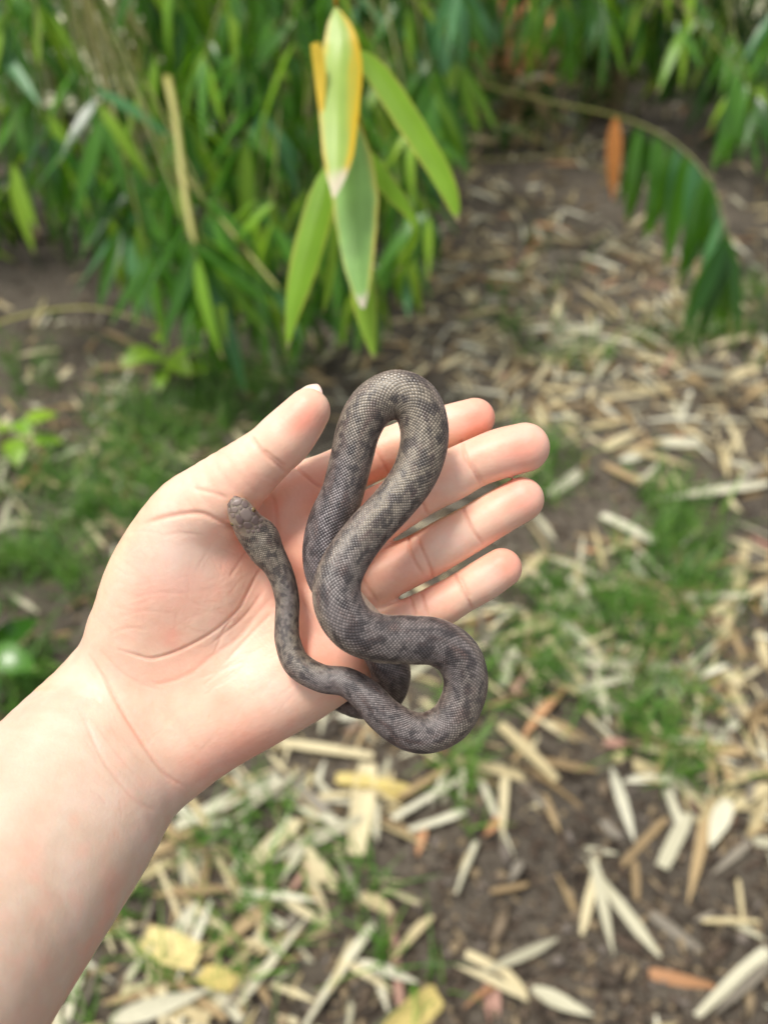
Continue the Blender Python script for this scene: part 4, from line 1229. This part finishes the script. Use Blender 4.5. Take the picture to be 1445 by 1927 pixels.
near = sorted([c for c in cands if -20 < c[0] < 1465 and 560 < c[1] < 1945 and not (c[0] < 640 and c[1] > 780 and c[0] + (c[1] - 900) * 0.6 < 700)], key=lambda c: c[2])
pick = set(random.sample(range(len(near)), min(len(near), 295 - n_top)))
chosen = {near[i] for i in pick}
rest = []
for c in cands:
    a = px_ground(c[0], c[1]); th_ = random.uniform(0, 2 * math.pi); L = random.choice((random.uniform(.035, .08), random.uniform(.08, .17), random.uniform(.08, .15)))
    b = a + Vector((math.cos(th_), math.sin(th_), 0)) * L
    k = random.choice(KW)
    if c in chosen: fall(k, a, b, random.uniform(.007, .0145), random.uniform(.003, .012))
    else:
        rest.append((a + Vector((0, 0, gz(a.x, a.y) + random.uniform(.003, .02))), (math.cos(th_), math.sin(th_), random.uniform(-.12, .2)), random.uniform(-.6, .6), L, np.array(lin(*KIND[k][random.randrange(2)])) * random.uniform(.8, 1.05)))
tag(leaf_mass('leaf_litter', rest, m_dry, 8, (0.08, 0.125)), kind='stuff')
# orange brown leaves lying thick in the open at the back
back = []
for _ in range(620):
    px, py = random.gauss(915, 80), random.gauss(105, 45)
    p = px_ground(px, py); back.append((p + Vector((0, 0, random.uniform(.01, .30))), (random.uniform(-1, 1), random.uniform(-1, 1), random.uniform(-.8, .5)), random.uniform(-1, 1), random.uniform(.08, .16), np.array(lin(236, 168, 116)) * random.uniform(.7, 1.15)))
tag(leaf_mass('orange_leaf_drift', back, m_dry, 9), kind='stuff')

# crumbs of soil and chaff
rr = random.Random(4)
Vs, Fs, Cs = [], [], []
octa = np.array([(1, 0, 0), (0, 1, 0), (-1, 0, 0), (0, -1, 0), (0, 0, 1), (0, 0, -1)], float)
of = np.array([(0, 1, 4), (1, 2, 4), (2, 3, 4), (3, 0, 4), (1, 0, 5), (2, 1, 5), (3, 2, 5), (0, 3, 5)])
for i in range(13000):
    px, py = rr.uniform(-100, 1550), rr.uniform(350, 2050)
    p = px_ground(px, py)
    s = rr.uniform(.002, .006) * (1.8 if rr.random() < .1 else 1)
    long = rr.uniform(1, 4) if rr.random() < .5 else 1
    a = rr.uniform(0, 6.28)
    q = octa * np.array([s * long, s, s * .6]) * (0.7 + 0.6 * np.array([[rr.random()] for _ in range(6)]))
    q = np.stack([q[:, 0] * math.cos(a) - q[:, 1] * math.sin(a), q[:, 0] * math.sin(a) + q[:, 1] * math.cos(a), q[:, 2]], 1) + np.array([p.x, p.y, gz(p.x, p.y) + s * .4])
    Vs.append(q); Fs.append(of + 6 * i)
    c = rr.choice([(60, 51, 43), (84, 72, 60), (100, 86, 72), (130, 114, 94), (124, 114, 104), (150, 132, 104), (88, 74, 62), (76, 66, 56)])
    Cs.append(np.tile(lin(*c), (6, 1)))
tag(link('soil_crumbs', np_mesh('soil_crumbs', np.vstack(Vs), np.vstack(Fs), m_dry, False, np.vstack(Cs))), kind='stuff')

# ================================================================== GRASS AND WEEDS
m_grass = vcol_mat('grass', 0.45, 0.3)
GC = [(300, 800, 110, 70, 34), (420, 780, 60, 50, 14), (120, 900, 120, 60, 22), (260, 960, 100, 60, 20), (80, 1080, 90, 70, 20), (60, 1300, 40, 60, 12), (500, 740, 80, 40, 14), (1270, 1060, 70, 90, 40), (1180, 1190, 120, 60, 30), (1050, 1120, 60, 50, 14), (1250, 940, 60, 40, 12),
      (1330, 640, 110, 30, 26), (1100, 690, 70, 40, 10), (1200, 1330, 80, 50, 16), (1280, 1430, 60, 40, 12), (960, 1270, 60, 60, 12), (520, 1640, 90, 80, 26), (330, 1750, 80, 80, 20), (500, 1540, 50, 40, 10), (560, 1780, 50, 60, 12), (720, 1830, 60, 60, 12), (960, 560, 90, 70, 14), (850, 1470, 40, 50, 8),
      (160, 1880, 60, 60, 10), (1050, 870, 60, 40, 10), (880, 1310, 40, 40, 8), (1400, 560, 80, 40, 14), (680, 1650, 50, 50, 8), (400, 1600, 60, 50, 10), (40, 700, 70, 60, 8), (980, 940, 50, 30, 6)]
Vs, Fs, Cs, off = [], [], [], 0
for cx, cy, sx, sy, nb in GC:
    for t in range(max(3, int(nb * (0.45 if cy > 1480 else (1.5 if cx > 700 else 2.6))))):
        p = px_ground(rr.gauss(cx, sx * .7), rr.gauss(cy, sy * .7))
        tuft = rr.randint(4, 9); tone = rr.random()
        for _ in range(tuft):
            a = rr.uniform(0, 6.28); hgt_ = rr.uniform(.03, .12); lean = rr.uniform(.2, 1.2); w = rr.uniform(.0014, .0034)
            q0 = np.array([p.x + rr.gauss(0, .012), p.y + rr.gauss(0, .012), gz(p.x, p.y) - .002])
            dr = np.array([math.cos(a), math.sin(a), 0]); sd_ = np.array([-math.sin(a), math.cos(a), 0])
            for i in range(4):
                s = i / 3
                c_ = q0 + dr * (lean * hgt_ * s * s) + np.array([0, 0, hgt_ * (s - .35 * lean * s * s)])
                ww = w * (1 - s * .9)
                Vs += [c_ - sd_ * ww, c_ + sd_ * ww]
            for i in range(3): Fs.append((off + 2 * i, off + 2 * i + 1, off + 2 * i + 3, off + 2 * i + 2))
            off += 8
            col = np.array(lin(60, 110, 36)) * (1 - tone) + np.array(lin(120, 162, 66)) * tone
            Cs.append(np.tile(col * rr.uniform(.8, 1.15), (8, 1)))
tag(link('grass', np_mesh('grass', np.array(Vs), np.array(Fs), m_grass, True, np.vstack(Cs))), kind='stuff')

# broad-leaved weeds
V, F, tt = leaf_geo(1.0, 0.62, 0.6, 0.15, 0.1, nseg=7, seed=2, base_w=.3); weed_me = np_mesh('leaf', V, F, m_leaf_y); put_uv(weed_me, F, tt)
def weed(px, py, s, n, label, mesh=None):
    p = px_ground(px, py)
    root = link('weed', None); root.location = (p.x, p.y, gz(p.x, p.y)); tag(root, label, 'weed')
    for k in range(n):
        a = k * 2.4 + random.uniform(-.3, .3); h = s * (0.3 + 0.7 * k / n)
        V, F = tube([(0, 0, 0), (0.012 * math.cos(a), .012 * math.sin(a), h * .6), (.03 * math.cos(a), .03 * math.sin(a), h)], [.0014, .0012, .0008], 5)
        st = link('stem', faces_mesh('stem', V, F, m_cane), root)
        lf = link('leaf', mesh or weed_me, st)
        lf.matrix_local = frame_mat(Vector((.03 * math.cos(a), .03 * math.sin(a), h)), (math.cos(a), math.sin(a), .15), random.uniform(-.3, .3), s * random.uniform(.45, .7))
weed(45, 850, .12, 6, 'light green broad-leaved weed growing in the litter beside the shaded twigs')
weed(320, 720, .13, 8, 'bright green broad-leaved weed under the hanging bamboo leaves')
dark_weed = weed_me.copy(); dark_weed.materials.clear(); dark_weed.materials.append(m_leaf)
weed(0, 1290, .13, 7, 'green leafy weed growing close beside the forearm', dark_weed)
# drop helper notes
for o in list(bpy.data.objects):
    for k in ('_o', '_pts'):
        if k in o: del o[k]
